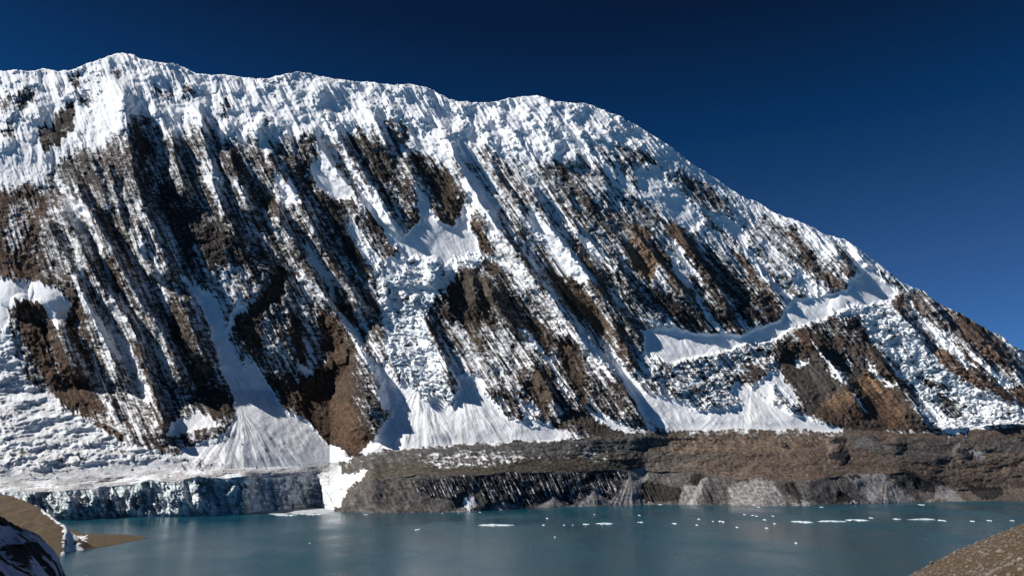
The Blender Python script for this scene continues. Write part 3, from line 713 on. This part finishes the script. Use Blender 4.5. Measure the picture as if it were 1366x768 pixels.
def icecliff_material():
    m, nt, bs = mat('ice_cliff')
    L = nt.links
    at = N(nt, 'ShaderNodeAttribute', attribute_name='snow').outputs['Fac']
    n1 = noise(nt, 1 / 16., 5, .65)
    g = nt.nodes.new('ShaderNodeNewGeometry')
    mp = N(nt, 'ShaderNodeMapping'); mp.inputs['Scale'].default_value = (1 / 26, 1 / 60, 1 / 90)
    L.new(g.outputs['Position'], mp.inputs[0])
    n2 = noise(nt, 1., 5, .6, mp.outputs[0])
    mp2 = N(nt, 'ShaderNodeMapping'); mp2.inputs['Scale'].default_value = (1 / 220, 1 / 220, 1 / 6)
    L.new(g.outputs['Position'], mp2.inputs[0])
    n3 = noise(nt, 1., 4, .6, mp2.outputs[0])
    c = mix(nt, remap(nt, n2, .32, .62), (.16, .205, .22), (.55, .62, .65))
    c = mix(nt, remap(nt, n3, .5, .7), c, (.16, .18, .185))
    c = mix(nt, remap(nt, math_(nt, 'ADD', at, math_(nt, 'MULTIPLY', math_(nt, 'SUBTRACT', n1, .5), .6)), .4, .6), c, (.80, .82, .84))
    L.new(c, bs.inputs['Base Color']); bs.inputs['Roughness'].default_value = .55
    bs.inputs['Specular IOR Level'].default_value = .25
    bm = nt.nodes.new('ShaderNodeBump'); bm.inputs['Strength'].default_value = .8; bm.inputs['Distance'].default_value = 5
    L.new(n1, bm.inputs['Height']); L.new(bm.outputs[0], bs.inputs['Normal'])
    return m

# ------------------------------------------------------------------ terrain meshes
def attrs(me, snow, ice, col, st=None, di=None):
    a = me.attributes.new('dirt', 'FLOAT', 'POINT'); a.data.foreach_set('value', (snow * 0 if di is None else di).astype(np.float32))
    a = me.attributes.new('strata', 'FLOAT', 'POINT'); a.data.foreach_set('value', (snow * 0 if st is None else st).astype(np.float32))
    a = me.attributes.new('snow', 'FLOAT', 'POINT'); a.data.foreach_set('value', snow.astype(np.float32))
    a = me.attributes.new('ice', 'FLOAT', 'POINT'); a.data.foreach_set('value', ice.astype(np.float32))
    a = me.attributes.new('ground', 'FLOAT_COLOR', 'POINT')
    c = np.ones((len(snow), 4), np.float32); c[:, :3] = col; a.data.foreach_set('color', c.ravel())
def mesh_np(name, V, Q):
    me = bpy.data.meshes.new(name)
    me.vertices.add(len(V)); me.vertices.foreach_set('co', np.ascontiguousarray(V, np.float32).ravel())
    me.loops.add(len(Q) * 4); me.loops.foreach_set('vertex_index', np.ascontiguousarray(Q, np.int32).ravel())
    me.polygons.add(len(Q)); me.polygons.foreach_set('loop_start', np.arange(0, len(Q) * 4, 4, dtype=np.int32))
    me.polygons.foreach_set('loop_total', np.full(len(Q), 4, np.int32))
    me.update(calc_edges=True)
    me.polygons.foreach_set('use_smooth', np.ones(len(Q), bool))
    return me
def link(name, me, m, **props):
    o = bpy.data.objects.new(name, me); COL.objects.link(o)
    if m: me.materials.append(m)
    for k, v in props.items(): o[k] = v
    return o

Vx = Gr * Y; Vy = Y; Vz = CAMH + Tr * Y
V = np.stack([Vx, Vy, Vz], -1)
# far side of the mountain, falling away behind the crest
bk = []
for k in range(NB, 0, -1):
    d = 40 * (1.45 ** k - 1)
    top = V[0].copy()
    top[:, 1] += d
    top[:, 2] = np.maximum(top[:, 2] - .8 * d * (1 + .2 * np.sin(cols / 40)) - 4 * k * np.abs(pn(cols / 15, cols * 0 + k, 200)), -30)
    bk.append(top)
# a skirt under the water line
sk = V[-1].copy(); sk[:, 2] = -40; sk[:, 1] -= 40
V = np.concatenate([np.stack(bk), V, sk[None]], 0)
def ext(A, first, last): return np.concatenate([np.repeat(A[:1], NB, 0), A, A[-1:]], 0)
SNe, ICe, RCe = ext(SN, 0, 0), ext(ICE, 0, 0), ext(RC, 0, 0); stf = ext(STR, 0, 0).reshape(-1); dif = ext(DIRT, 0, 0).reshape(-1)
SNe[:NB] = np.maximum(SNe[:NB], .9)
R_, C_ = SNe.shape
qi, qj = np.meshgrid(np.arange(R_ - 1), np.arange(C_ - 1), indexing='ij')
Qall = np.stack([qi * C_ + qj, (qi + 1) * C_ + qj, (qi + 1) * C_ + qj + 1, qi * C_ + qj + 1], -1).reshape(-1, 4)
# which object each quad belongs to
PXe = ext(PX, 0, 0)[:-1, :-1]; PYe = ext(PY, 0, 0)[:-1, :-1]
cls = np.zeros(PXe.shape, int)
cls[NB + NFACE:] = 1                                   # moraine
leftm = PXe < 428
cls[NB + NFACE:][leftm[NB + NFACE:]] = 2               # glacier tongue
cls[NB + NFACE + NSHELF:][leftm[NB + NFACE + NSHELF:]] = 3   # its ice cliff
def incl(pts, k):
    sd = sdpoly(pts, PXe, PYe)
    m = (sd < 0) & (cls == 0); m[:NB] = False
    cls[m] = k
incl([(-300,450),(8,440),(22,470),(38,510),(60,525),(110,553),(165,590),(230,605),(330,625),(440,618),(440,640),(-300,670)], 2)
incl([(536,325),(556,298),(615,299),(641,345),(602,355),(576,400),(568,450),(592,500),(606,535),(560,520),(532,500),(512,460),(505,400),(500,360)], 4)
incl([(862,440),(990,452),(1060,402),(1150,385),(1190,398),(1186,408),(1110,420),(1030,475),(985,490),(975,520),(985,540),(930,545),(870,520)], 5)
incl([(1110,415),(1190,408),(1230,450),(1262,490),(1366,545),(1366,560),(1290,566),(1240,545),(1170,470)], 6)
cls = cls.reshape(-1)
Vf = V.reshape(-1, 3); sf = SNe.reshape(-1); icf = ICe.reshape(-1); rcf = RCe.reshape(-1, 3)
TM = terrain_material(); IM = icecliff_material()
LAB = {0: ('mountain', 'steep snow-covered mountain face with ribs of dark rock under a deep blue sky', 'mountain'),
       1: ('moraine', 'brown and grey gravel moraine ending in a steep bank above the lake', 'moraine'),
       2: ('glacier', 'dirty snow-covered glacier tongue at the left foot of the mountain', 'glacier'),
       3: ('ice_cliff', 'tall blue-grey ice cliff where the left glacier ends in the lake', 'ice cliff'),
       4: ('glacier', 'white icefall tumbling down the middle of the mountain face', 'glacier'),
       5: ('glacier', 'white hanging glacier lying behind the dark buttress on the right', 'glacier'),
       6: ('glacier', 'narrow broken icefall running down to the right of the brown buttress', 'glacier')}
for k in range(7):
    q = Qall[cls == k]
    used, inv = np.unique(q.ravel(), return_inverse=True)
    me = mesh_np(LAB[k][0], Vf[used], inv.reshape(-1, 4))
    attrs(me, sf[used], icf[used], rcf[used], stf[used], dif[used])
    link(LAB[k][0], me, IM if k == 3 else TM, kind='structure', label=LAB[k][1], category=LAB[k][2])

# ------------------------------------------------------------------ lake
m, nt, bs = mat('lake_water'); L = nt.links
g = nt.nodes.new('ShaderNodeNewGeometry')
mp = N(nt, 'ShaderNodeMapping'); mp.inputs['Scale'].default_value = (1 / 260, 1 / 500, 1)
L.new(g.outputs['Position'], mp.inputs[0])
big = noise(nt, 1., 4, .55, mp.outputs[0])
L.new(mix(nt, big, (.002, .046, .076), (.006, .060, .088)), bs.inputs['Base Color'])
L.new(remap(nt, big, .3, .7, .13, .34), bs.inputs['Roughness'])
bs.inputs['IOR'].default_value = 1.33
w1 = noise(nt, 1 / 3., 3, .6); w2 = noise(nt, 1 / 14., 3, .6)
bm = nt.nodes.new('ShaderNodeBump'); bm.inputs['Strength'].default_value = .5; bm.inputs['Distance'].default_value = 1.0
L.new(math_(nt, 'ADD', math_(nt, 'MULTIPLY', w1, .5), w2), bm.inputs['Height']); L.new(bm.outputs[0], bs.inputs['Normal'])
WATER = m
xs = np.linspace(-6000, 6000, 41); yv = np.linspace(-600, 9000, 33)
xx, yy_ = np.meshgrid(xs, yv)
V2 = np.stack([xx, yy_, 0 * xx], -1).reshape(-1, 3)
qi, qj = np.meshgrid(np.arange(32), np.arange(40), indexing='ij')
Q2 = np.stack([qi * 41 + qj, qi * 41 + qj + 1, (qi + 1) * 41 + qj + 1, (qi + 1) * 41 + qj], -1).reshape(-1, 4)
link('lake', mesh_np('lake', V2, Q2), WATER, kind='structure')
V3 = V2.copy(); V3[:, 2] = -45
mg, ntg, bsg = mat('lake_bed'); bsg.inputs['Base Color'].default_value = (.06, .055, .045, 1)
link('ground', mesh_np('ground', V3 * np.array([4, 4, 1]), Q2), mg, kind='structure')

# ------------------------------------------------------------------ near slopes (sheets defined along sight lines of depth Y)
def ground_material(name, cols3, scale, bumpd, snowattr=False):
    m, nt, bs = mat(name); L = nt.links
    n1 = noise(nt, scale, 6, .65); n2 = noise(nt, scale / 8, 4, .6); n3 = noise(nt, scale * 5, 3, .7)
    c = mix(nt, remap(nt, n1, .35, .65), cols3[0], cols3[1])
    c = mix(nt, remap(nt, n2, .4, .65), c, cols3[2])
    c = mix(nt, remap(nt, n3, .60, .72), c, cols3[3])
    if snowattr:
        at = N(nt, 'ShaderNodeAttribute', attribute_name='snow').outputs['Fac']
        f = remap(nt, math_(nt, 'ADD', at, math_(nt, 'MULTIPLY', math_(nt, 'SUBTRACT', n1, .5), .9)), .42, .6)
        c = mix(nt, f, c, (.80, .82, .86))
    L.new(c, bs.inputs['Base Color']); bs.inputs['Roughness'].default_value = .95
    bs.inputs['Specular IOR Level'].default_value = .1
    bm = nt.nodes.new('ShaderNodeBump'); bm.inputs['Strength'].default_value = .8; bm.inputs['Distance'].default_value = bumpd
    L.new(math_(nt, 'ADD', n1, math_(nt, 'MULTIPLY', n3, .35)), bm.inputs['Height']); L.new(bm.outputs[0], bs.inputs['Normal'])
    return m

def edge(pts):
    e = sorted([(ray(x, y)[0], -ray(x, y)[1]) for x, y in pts])
    return lambda g: np.interp(g, [a for a, b in e], [b for a, b in e])
def gcol(px): return ray(px, 740)[0]
def sheet(name, pxs, Ys, zfun, m, snowf=None, **props):
    A, B = np.meshgrid(np.array([gcol(p) for p in pxs]), Ys)
    X = A * B; Z = zfun(A, B)
    nr, nc = A.shape
    V = np.stack([X, B, Z], -1).reshape(-1, 3)
    qi, qj = np.meshgrid(np.arange(nr - 1), np.arange(nc - 1), indexing='ij')
    Q = np.stack([qi * nc + qj, qi * nc + qj + 1, (qi + 1) * nc + qj + 1, (qi + 1) * nc + qj], -1).reshape(-1, 4)
    me = mesh_np(name, V, Q)
    if snowf is not None:
        s = snowf(A, B).reshape(-1); attrs(me, s, s * 0, np.zeros((len(s), 3)))
    return link(name, me, m, **props), (A, B, Z)

# right hand hillside, with the ground under the camera
RE = [(300,1500),(700,1250),(1100,850),(1215,769),(1243,753),(1262,745),(1275,737),(1300,727),(1325,716),(1366,700),(1500,640),(1800,520)]
RED_ = edge(RE)
def zright(A, B):
    dep = RED_(A)
    Y0 = 235.
    s = dep - 8 / Y0
    X = A * B
    z = CAMH - 8 - s * B - .0016 * np.maximum(0, B - Y0) ** 2
    z = z + np.clip(B / 150, 0, 1) * (1.3 * fbm(X / 22, B / 22, 300, 4) + .35 * ridged(X / 4, B / 4, 305, 3))
    return np.maximum(z, -30)
MR = ground_material('brown_hillside_gravel', [(.060,.042,.028), (.105,.074,.048), (.085,.058,.036), (.20,.17,.14)], 1 / 1.1, .35)
Yn = np.concatenate([np.linspace(4, 60, 40), np.linspace(61, 330, 270), np.linspace(334, 620, 40)])
_, (rA, rB, rZ) = sheet('hillside', np.linspace(300, 1800, 760), Yn, zright, MR, kind='structure')

def right_ground(px, Yd):
    return float(zright(np.array([[px]], float), np.array([[Yd]], float))[0, 0])

# left: dark snowy slope, and behind it a brown ridge running out as a spit
LE = [(-900,60),(-300,60),(-150,330),(-60,570),(-18,662),(0,690),(15,698),(35,709),(52,722),(66,735),(76,748),(82,765),(110,830),(200,980),(400,1300)]  # the unseen part left of the frame is raised steeply to shade this slope
LED_ = edge(LE)
def zleft(A, B):
    dep = LED_(A)
    Y0 = 420 + 0 * A
    s = dep - 30 / Y0
    X = A * B
    z = CAMH - 30 - s * B - .0035 * np.maximum(0, B - Y0) ** 2 
    q = (X + .9 * B)
    z = z + np.clip(B / 200, 0, 1) * (5 * fbm(q / 50, B / 120, 320, 3) + 2.2 * ridged(q / 14, B / 50, 323, 3) + .6 * fbm(X / 4, B / 4, 325, 2))
    return np.maximum(z, -30)
def sleft(A, B):
    X = A * B
    return .46 + .9 * pn((X * .6 + .5 * B) / 9, (X - B) / 60, 330) + .5 * fbm(X / 9, B / 9, 333, 3)
ML = ground_material('dark_shale_with_snow', [(.030,.028,.028), (.055,.050,.046), (.04,.036,.034), (.10,.09,.085)], 1 / 3., 1.0, True)
sheet('hillside', np.linspace(-700, 400, 560), np.concatenate([np.linspace(40, 200, 40), np.linspace(203, 560, 240), np.linspace(570, 800, 24)]), zleft, ML, sleft, kind='structure')

def ridge_sheet():
    """brown ridge falling to a low spit, x right, y away; built as a world height field"""
    P = []   # crest of the ridge as seen: (px, py, Y)
    pts = [(-420,440,2100),(-200,560,1950),(-60,632,1780),(0,657,1700),(28,665,1650),(52,676,1590),(70,690,1530),(88,703,1480),(108,713,1450),(122,716,1440),(150,717.8,1475),(185,717.2,1530)]
    for px, py, Yd in pts:
        g0, t = ray(px, py); P.append((g0 * Yd, Yd, max(CAMH + t * Yd, 0.5)))
    P = np.array(P)
    tip = water_point(196, 717.5)
    xs = np.linspace(P[0, 0], tip[0] + 20, 520); ys_ = np.linspace(1000, 2300, 420)
    X, Yg = np.meshgrid(xs, ys_)
    cy = np.interp(xs, P[:, 0], P[:, 1])[None]; cz = np.interp(xs, P[:, 0], P[:, 2])[None]
    d = Yg - cy
    wn = fbm(X / 60, Yg / 60, 340, 4)
    ridge = cz - np.where(d < 0, -d * .235, d * .8)
    ridge = ridge - np.clip(X - P[-1, 0], 0, None) * .2
    shore = [water_point(*q) for q in ((60,760),(84,737),(100,734),(125,731),(150,727),(175,721.5),(196,717.5),(188,714.5),(165,713.2),(140,712.5),(115,712),(95,706),(60,700),(40,740))]
    sd = sdpoly(shore, X + 5 * fbm(X / 20, Yg / 20, 344, 2), Yg + 12 * fbm(X / 30, Yg / 30, 345, 3))
    low = -sd * .085 - .3
    Z = np.maximum(ridge + wn * 5 * np.clip(cz / 50, .1, 1), np.minimum(low, 9 + wn * 3)) + 2.0 * ridged(X / 12, Yg / 12, 343, 4, .6) * (sd < 0) + .8 * fbm(X / 7, Yg / 7, 346, 2)
    gpx = 683 + X / Yg * F * 1.03
    Z = np.where(gpx > 84, np.minimum(Z, -sd * .5 + .6 + 70 * sstep(104, 84, gpx)), Z)
    Z = np.maximum(Z, -12)
    s = .85 * sstep(90, 98, gpx + 8 * fbm(X / 16, Yg / 26, 350, 3)) * sstep(132, 118, gpx + 8 * pn(X / 12, Yg / 26, 351)) * sstep(1700, 1600, Yg)
    s = np.maximum(s, .8 * sstep(10, 2, np.abs(d + 4)) * sstep(55, 66, gpx) * sstep(110, 100, gpx))
    s = s * .8 + .7 * fbm(X / 8 + Yg / 20, Yg / 40, 352, 3) * (s > .1)
    nr, nc = X.shape
    V = np.stack([X, Yg, Z], -1).reshape(-1, 3)
    qi, qj = np.meshgrid(np.arange(nr - 1), np.arange(nc - 1), indexing='ij')
    Q = np.stack([qi * nc + qj, qi * nc + qj + 1, (qi + 1) * nc + qj + 1, (qi + 1) * nc + qj], -1).reshape(-1, 4)
    me = mesh_np('spit', V, Q); sf_ = s.reshape(-1); attrs(me, sf_, sf_ * 0, np.zeros((len(sf_), 3)))
    MS = ground_material('brown_spit_gravel', [(.085,.064,.044), (.12,.088,.060), (.10,.075,.052), (.15,.12,.09)], 1 / 9., 1.2, True)
    link('spit', me, MS, kind='structure')
ridge_sheet()

# ------------------------------------------------------------------ floating ice
mi, nt, bs = mat('floating_ice')
nn = noise(nt, .4, 4, .6)
nt.links.new(mix(nt, nn, (.42, .54, .60), (.80, .84, .87)), bs.inputs['Base Color']); bs.inputs['Roughness'].default_value = .6
FL = [  # px, py, width px, height px, label
 (662,700.5,48,3.2,'long flat white ice floe on the lake left of the middle of the bank',),
 (807,698.3,25,2.6,'flat white ice floe, widest of the row of floes below the pale scree cone'),
 (782,699,9,2,'short white ice floe just left of the widest floe below the scree cone'),
 (1072,696,29,3.4,'thick bright left end piece of the long line of drifting ice'),
 (1108,695.3,44,2.0,'thin middle piece of the long line of drifting ice'),
 (1144,693.8,32,2.2,'broken right piece of the long line of drifting ice'),
 (1196,692,10,2.0,'short ice floe between the two long lines of drifting ice'),
 (1232,692.6,44,1.2,'very thin pale streak of drifting ice near the right of the lake'),
 (1257,694,9,2.0,'small floe at the right tip of the thin pale ice streak'),
 (963,695.5,9,2.6,'slanted white ice floe left of the long line of drifting ice'),
 (855,696.3,9,1.8,'thin white floe below the dark hollow in the bank'),
 (900,698,7,2.2,'small upright white ice lump right of the dark hollow in the bank'),
 (557,706,8,2.4,'small white ice lump alone on the open water left of the long flat floe'),
 (487,686,10,1.8,'small ice floe close to the grey foot of the bank left of the middle'),
 (384,687,26,2.4,'ragged strip of white ice drifting at the mouth of the ice-filled bay'),
 (420,686,28,2.0,'second ragged ice strip, nearer the grey bank at the mouth of the bay'),
 (1230,673,5,1.8,'white ice chip lying against the bank on the right'),
]
CH = [(414,724,4,1.4),(730,691,5,1.5),(725,700,7,1.5),(752,700,5,1.4),(764,700,3,1.2),(853,687,4,1.4),(740,716,4,1.3),(793,686,3,1.2),(932,692,5,1.3),(930,700,4,1.3),
      (951,695,3,1.3),(983,703,4,1.3),(993,686,3,1.2),(1004,687,4,1.5),(1009,688,4,1.3),(1020,693,4,1.6),(1023,704,5,1.6),(1033,698,4,1.3),(1031,688,3,1.2),
      (1162,690.5,4,1.3),(1298,695,6,1.5),(1320,694,4,1.2),(1062,724,3,1.3),
      (456,691,3,1.1),(590,684.5,4,1.3),(612,684,3,1.2),(640,683,5,1.2),(1012,676,3,1.2),(880,672.5,9,1.6),(1096,676,3,1.1),(1350,694,3,1.0)]
def floe(px, py, w, h, seed):
    rnd = random.Random(seed)
    x0, y0 = water_point(px, py)
    mpp = y0 / F
    _, ya = water_point(px, py - h / 2 * .8); _, yb = water_point(px, py + h / 2 * .8)
    rx = w * mpp / 2; ry = max((ya - yb) / 2, 4)
    n = 26 if w > 12 else 11
    me = bpy.data.meshes.new('ice_floe')
    V = []; Fc = []
    rad = []
    for i in range(n): rad.append(rnd.uniform(.42, 1.1))
    hgt_ = .9 + .025 * w
    for ring, (k, z) in enumerate(((1, -.3), (1.0, .35 * hgt_), (.72, hgt_), (.35, hgt_ * 1.25))):
        for i in range(n):
            a = 2 * math.pi * i / n
            jx = rnd.uniform(-.06, .06)
            V.append((math.cos(a) * rx * rad[i] * (k + jx), math.sin(a) * ry * rad[i] * (k + jx) + .12 * ry * math.sin(5 * a), z * rnd.uniform(.6, 1.5) if z > 0 else z))
    V.append((0, 0, hgt_ * 1.2))
    for r in range(3):
        for i in range(n):
            j = (i + 1) % n
            Fc.append((r * n + i, r * n + j, (r + 1) * n + j, (r + 1) * n + i))
    for i in range(n): Fc.append((3 * n + i, 3 * n + (i + 1) % n, 4 * n))
    me.from_pydata(V, [], Fc); me.update()
    o = link('ice_floe', me, mi, category='ice floe', group='ice floes drifting on the lake')
    o.location = (x0, y0, 0)
    return o
for i, (px, py, w, h, lab) in enumerate(FL):
    floe(px, py, w, h, i)['label'] = lab
for i, (px, py, w, h) in enumerate(CH):
    o = floe(px, py, w * .8, h * .85, 100 + i); o['label'] = 'tiny white ice chip afloat on the lake'
# frozen slush sheet filling the bay
P = [(338,683),(352,678),(372,674),(402,671.5),(440,671),(446,676),(446,683),(436,685),(420,684),(404,686),(388,684),(372,687.5),(360,685)]
V = []; 
pts = []
for k in range(len(P)):
    for t in range(4):
        a = P[k]; b = P[(k + 1) % len(P)]
        f = t / 4
        pts.append((a[0] + (b[0] - a[0]) * f + random.uniform(-1, 1), a[1] + (b[1] - a[1]) * f + random.uniform(-.3, .3)))
w_ = [water_point(*p) for p in pts]
cxm = sum(p[0] for p in w_) / len(w_); cym = sum(p[1] for p in w_) / len(w_)
n = len(w_); V = []; Fc = []
for z, k in ((-.4, 1), (.35, 1), (.8, .97), (1.0, .6), (1.0, .3)):
    for x, y in w_: V.append(((x - cxm) * k, (y - cym) * k, z + (random.uniform(-.2, .5) if z > .5 else 0)))
V.append((0, 0, 1))
for r in range(4):
    for i in range(n): Fc.append((r * n + i, r * n + (i + 1) % n, (r + 1) * n + (i + 1) % n, (r + 1) * n + i))
for i in range(n): Fc.append((4 * n + i, 4 * n + (i + 1) % n, 5 * n))
me = bpy.data.meshes.new('ice_sheet'); me.from_pydata(V, [], Fc); me.update()
msl, nt, bs = mat('grey_slush_ice')
nt.links.new(mix(nt, remap(nt, noise(nt, .09, 5, .6), .35, .65), (.30, .33, .35), (.58, .60, .62)), bs.inputs['Base Color']); bs.inputs['Roughness'].default_value = .8
o = link('ice_sheet', me, msl, category='ice sheet', label='grey slushy ice sheet filling the small bay below the white snow wedge')
o.location = (cxm, cym, 0)

# ------------------------------------------------------------------ boulders on the near slope
mb, nt, bs = mat('boulder_rock')
nt.links.new(mix(nt, remap(nt, noise(nt, 1.3, 5, .7), .35, .65), (.075, .06, .048), (.22, .19, .16)), bs.inputs['Base Color']); bs.inputs['Roughness'].default_value = .9
bmp = nt.nodes.new('ShaderNodeBump'); bmp.inputs['Distance'].default_value = .1; nt.links.new(noise(nt, 4, 4, .7), bmp.inputs['Height']); nt.links.new(bmp.outputs[0], bs.inputs['Normal'])
import bmesh
from mathutils import Vector
def boulder_mesh(seed, sx, sy, sz, sub=3):
    rnd = random.Random(seed)
    bm = bmesh.new(); bmesh.ops.create_icosphere(bm, subdivisions=sub, radius=1)
    planes = []
    for _ in range(9):
        nv = Vector((rnd.gauss(0, 1), rnd.gauss(0, 1), rnd.gauss(0, 1))).normalized(); planes.append((nv, rnd.uniform(.55, .85)))
    for v in bm.verts:
        for nv, d in planes:
            k = v.co.dot(nv)
            if k > d: v.co -= nv * (k - d)
        v.co += Vector((rnd.uniform(-.03, .03),) * 3)
        v.co.x *= sx; v.co.y *= sy; v.co.z *= sz
    me = bpy.data.meshes.new('boulder'); bm.to_mesh(me); bm.free()
    return me
BO = [(1243,752,6,'light boulder on the edge of the brown slope, nearest the bottom of the photo'),
      (1274,738,7,'grey boulder on the slope edge between the lowest and the tallest edge boulders'),
      (1303,727,8,'tallest grey boulder standing on the edge of the brown slope above the water'),
      (1316,722,5,'small boulder just uphill of the tallest boulder on the slope edge'),
      (1335,737,14,'long pale slab with a dark underside lying on the brown slope'),
      (1352,752,6,'small stone near the bottom right corner of the brown slope'),
      (1290,757,5,'low brown boulder in the middle of the near slope at the bottom edge')]
for i, (px, py, w, lab) in enumerate(BO):
    # walk out along the sight line until it meets the ground
    g0, t = ray(px, py)
    Yd = 40.0
    best = None
    while Yd < 300:
        ax = g0
        if CAMH + t * Yd <= right_ground(ax, Yd) + .05: best = Yd; break
        Yd += 1.0
    if best is None:
        Yd = 232.0; 
    ax = g0
    r = w * Yd / F / 2
    flatk = .35 if w > 10 else .8
    o = link('boulder', boulder_mesh(50 + i, r, r * .8, r * flatk), mb, category='boulder', group='boulders on the near brown slope', label=lab)
    o.location = (g0 * Yd, Yd, right_ground(ax, Yd) + r * flatk * .35); o.rotation_euler = (0, .1, i * 1.3)
# loose stones, too many to count
rs = np.random.RandomState(5)
allV = []; allF = []; off = 0
protos = []
for k in range(5):
    me = boulder_mesh(90 + k, 1, .8, .6, 1)
    protos.append((np.array([v.co[:] for v in me.vertices]), np.array([p.vertices[:] for p in me.polygons])))
    bpy.data.meshes.remove(me)
npx = rs.uniform(gcol(1195), gcol(1480), 6500); nY = 60 + 190 * rs.rand(6500) ** .8
zz = zright(npx[None], nY[None])[0]
for i in range(6500):
    pv, pf = protos[i % 5]
    r = .12 + .42 * rs.rand() ** 3.5
    a = rs.rand() * 6.28
    R2 = np.array([[math.cos(a), -math.sin(a), 0], [math.sin(a), math.cos(a), 0], [0, 0, 1]])
    allV.append(pv @ R2.T * r + np.array([npx[i] * nY[i], nY[i], zz[i] + r * .1]))
    allF.append(pf + off); off += len(pv)
me = bpy.data.meshes.new('stones'); me.from_pydata(np.concatenate(allV).tolist(), [], np.concatenate(allF).tolist()); me.update()
link('stones', me, mb, kind='stuff', label='loose stones scattered over the brown near slope', category='stones')

# ------------------------------------------------------------------ light, sky, camera
SUN_AZ = (-0.97, -0.08); SUN_EL = math.radians(40)     # horizontal direction towards the sun (x, y)
az = math.atan2(SUN_AZ[0], SUN_AZ[1])                 # clockwise from +Y
d = Vector((math.sin(az) * math.cos(SUN_EL), math.cos(az) * math.cos(SUN_EL), math.sin(SUN_EL)))
ld = bpy.data.lights.new('sun', 'SUN'); ld.energy = 5.0; ld.angle = math.radians(.53); ld.color = (1, .965, .91)
sun = bpy.data.objects.new('sun', ld); COL.objects.link(sun); sun.rotation_euler = (-d).to_track_quat('-Z', 'Y').to_euler()
sun.location = (0, 0, 3000)
w = bpy.data.worlds.new('World'); scene.world = w; w.use_nodes = True
nt = w.node_tree; bg = nt.nodes['Background']
sky = nt.nodes.new('ShaderNodeTexSky'); sky.sky_type = 'NISHITA'; sky.sun_disc = False
sky.sun_elevation = SUN_EL; sky.sun_rotation = az; sky.altitude = 5000; sky.air_density = .8; sky.dust_density = .0; sky.ozone_density = 6
tc = nt.nodes.new('ShaderNodeTexCoord'); sx = nt.nodes.new('ShaderNodeSeparateXYZ'); nt.links.new(tc.outputs['Generated'], sx.inputs[0])
cr = nt.nodes.new('ShaderNodeValToRGB'); nt.links.new(sx.outputs[2], cr.inputs[0])
e = cr.color_ramp.elements
e[0].position = .0; e[0].color = (.48, .79, .95, 1); e[1].position = 1; e[1].color = (.09, .17, .26, 1)
for p_, c_ in ((.24, (.39, .605, .735, 1)), (.41, (.07, .365, .535, 1)), (.54, (.07, .17, .26, 1))):
    x_ = e.new(p_); x_.color = c_
nt.links.new(mix(nt, 1., sky.outputs[0], cr.outputs[0], 'MULTIPLY'), bg.inputs[0]); bg.inputs[1].default_value = .086

cam = bpy.data.cameras.new('camera'); co = bpy.data.objects.new('camera', cam); COL.objects.link(co)
cam.sensor_width = 36; cam.lens = 36 * F / 1366; cam.clip_end = 60000; cam.clip_start = .5
co.location = (0, 0, CAMH); co.rotation_euler = (math.pi / 2 + TH, 0, 0)
scene.camera = co
scene.view_settings.view_transform = 'Standard'; scene.view_settings.look = 'None'
scene.view_settings.gamma = 1; scene.view_settings.use_curve_mapping = False
scene.view_settings.exposure = .25
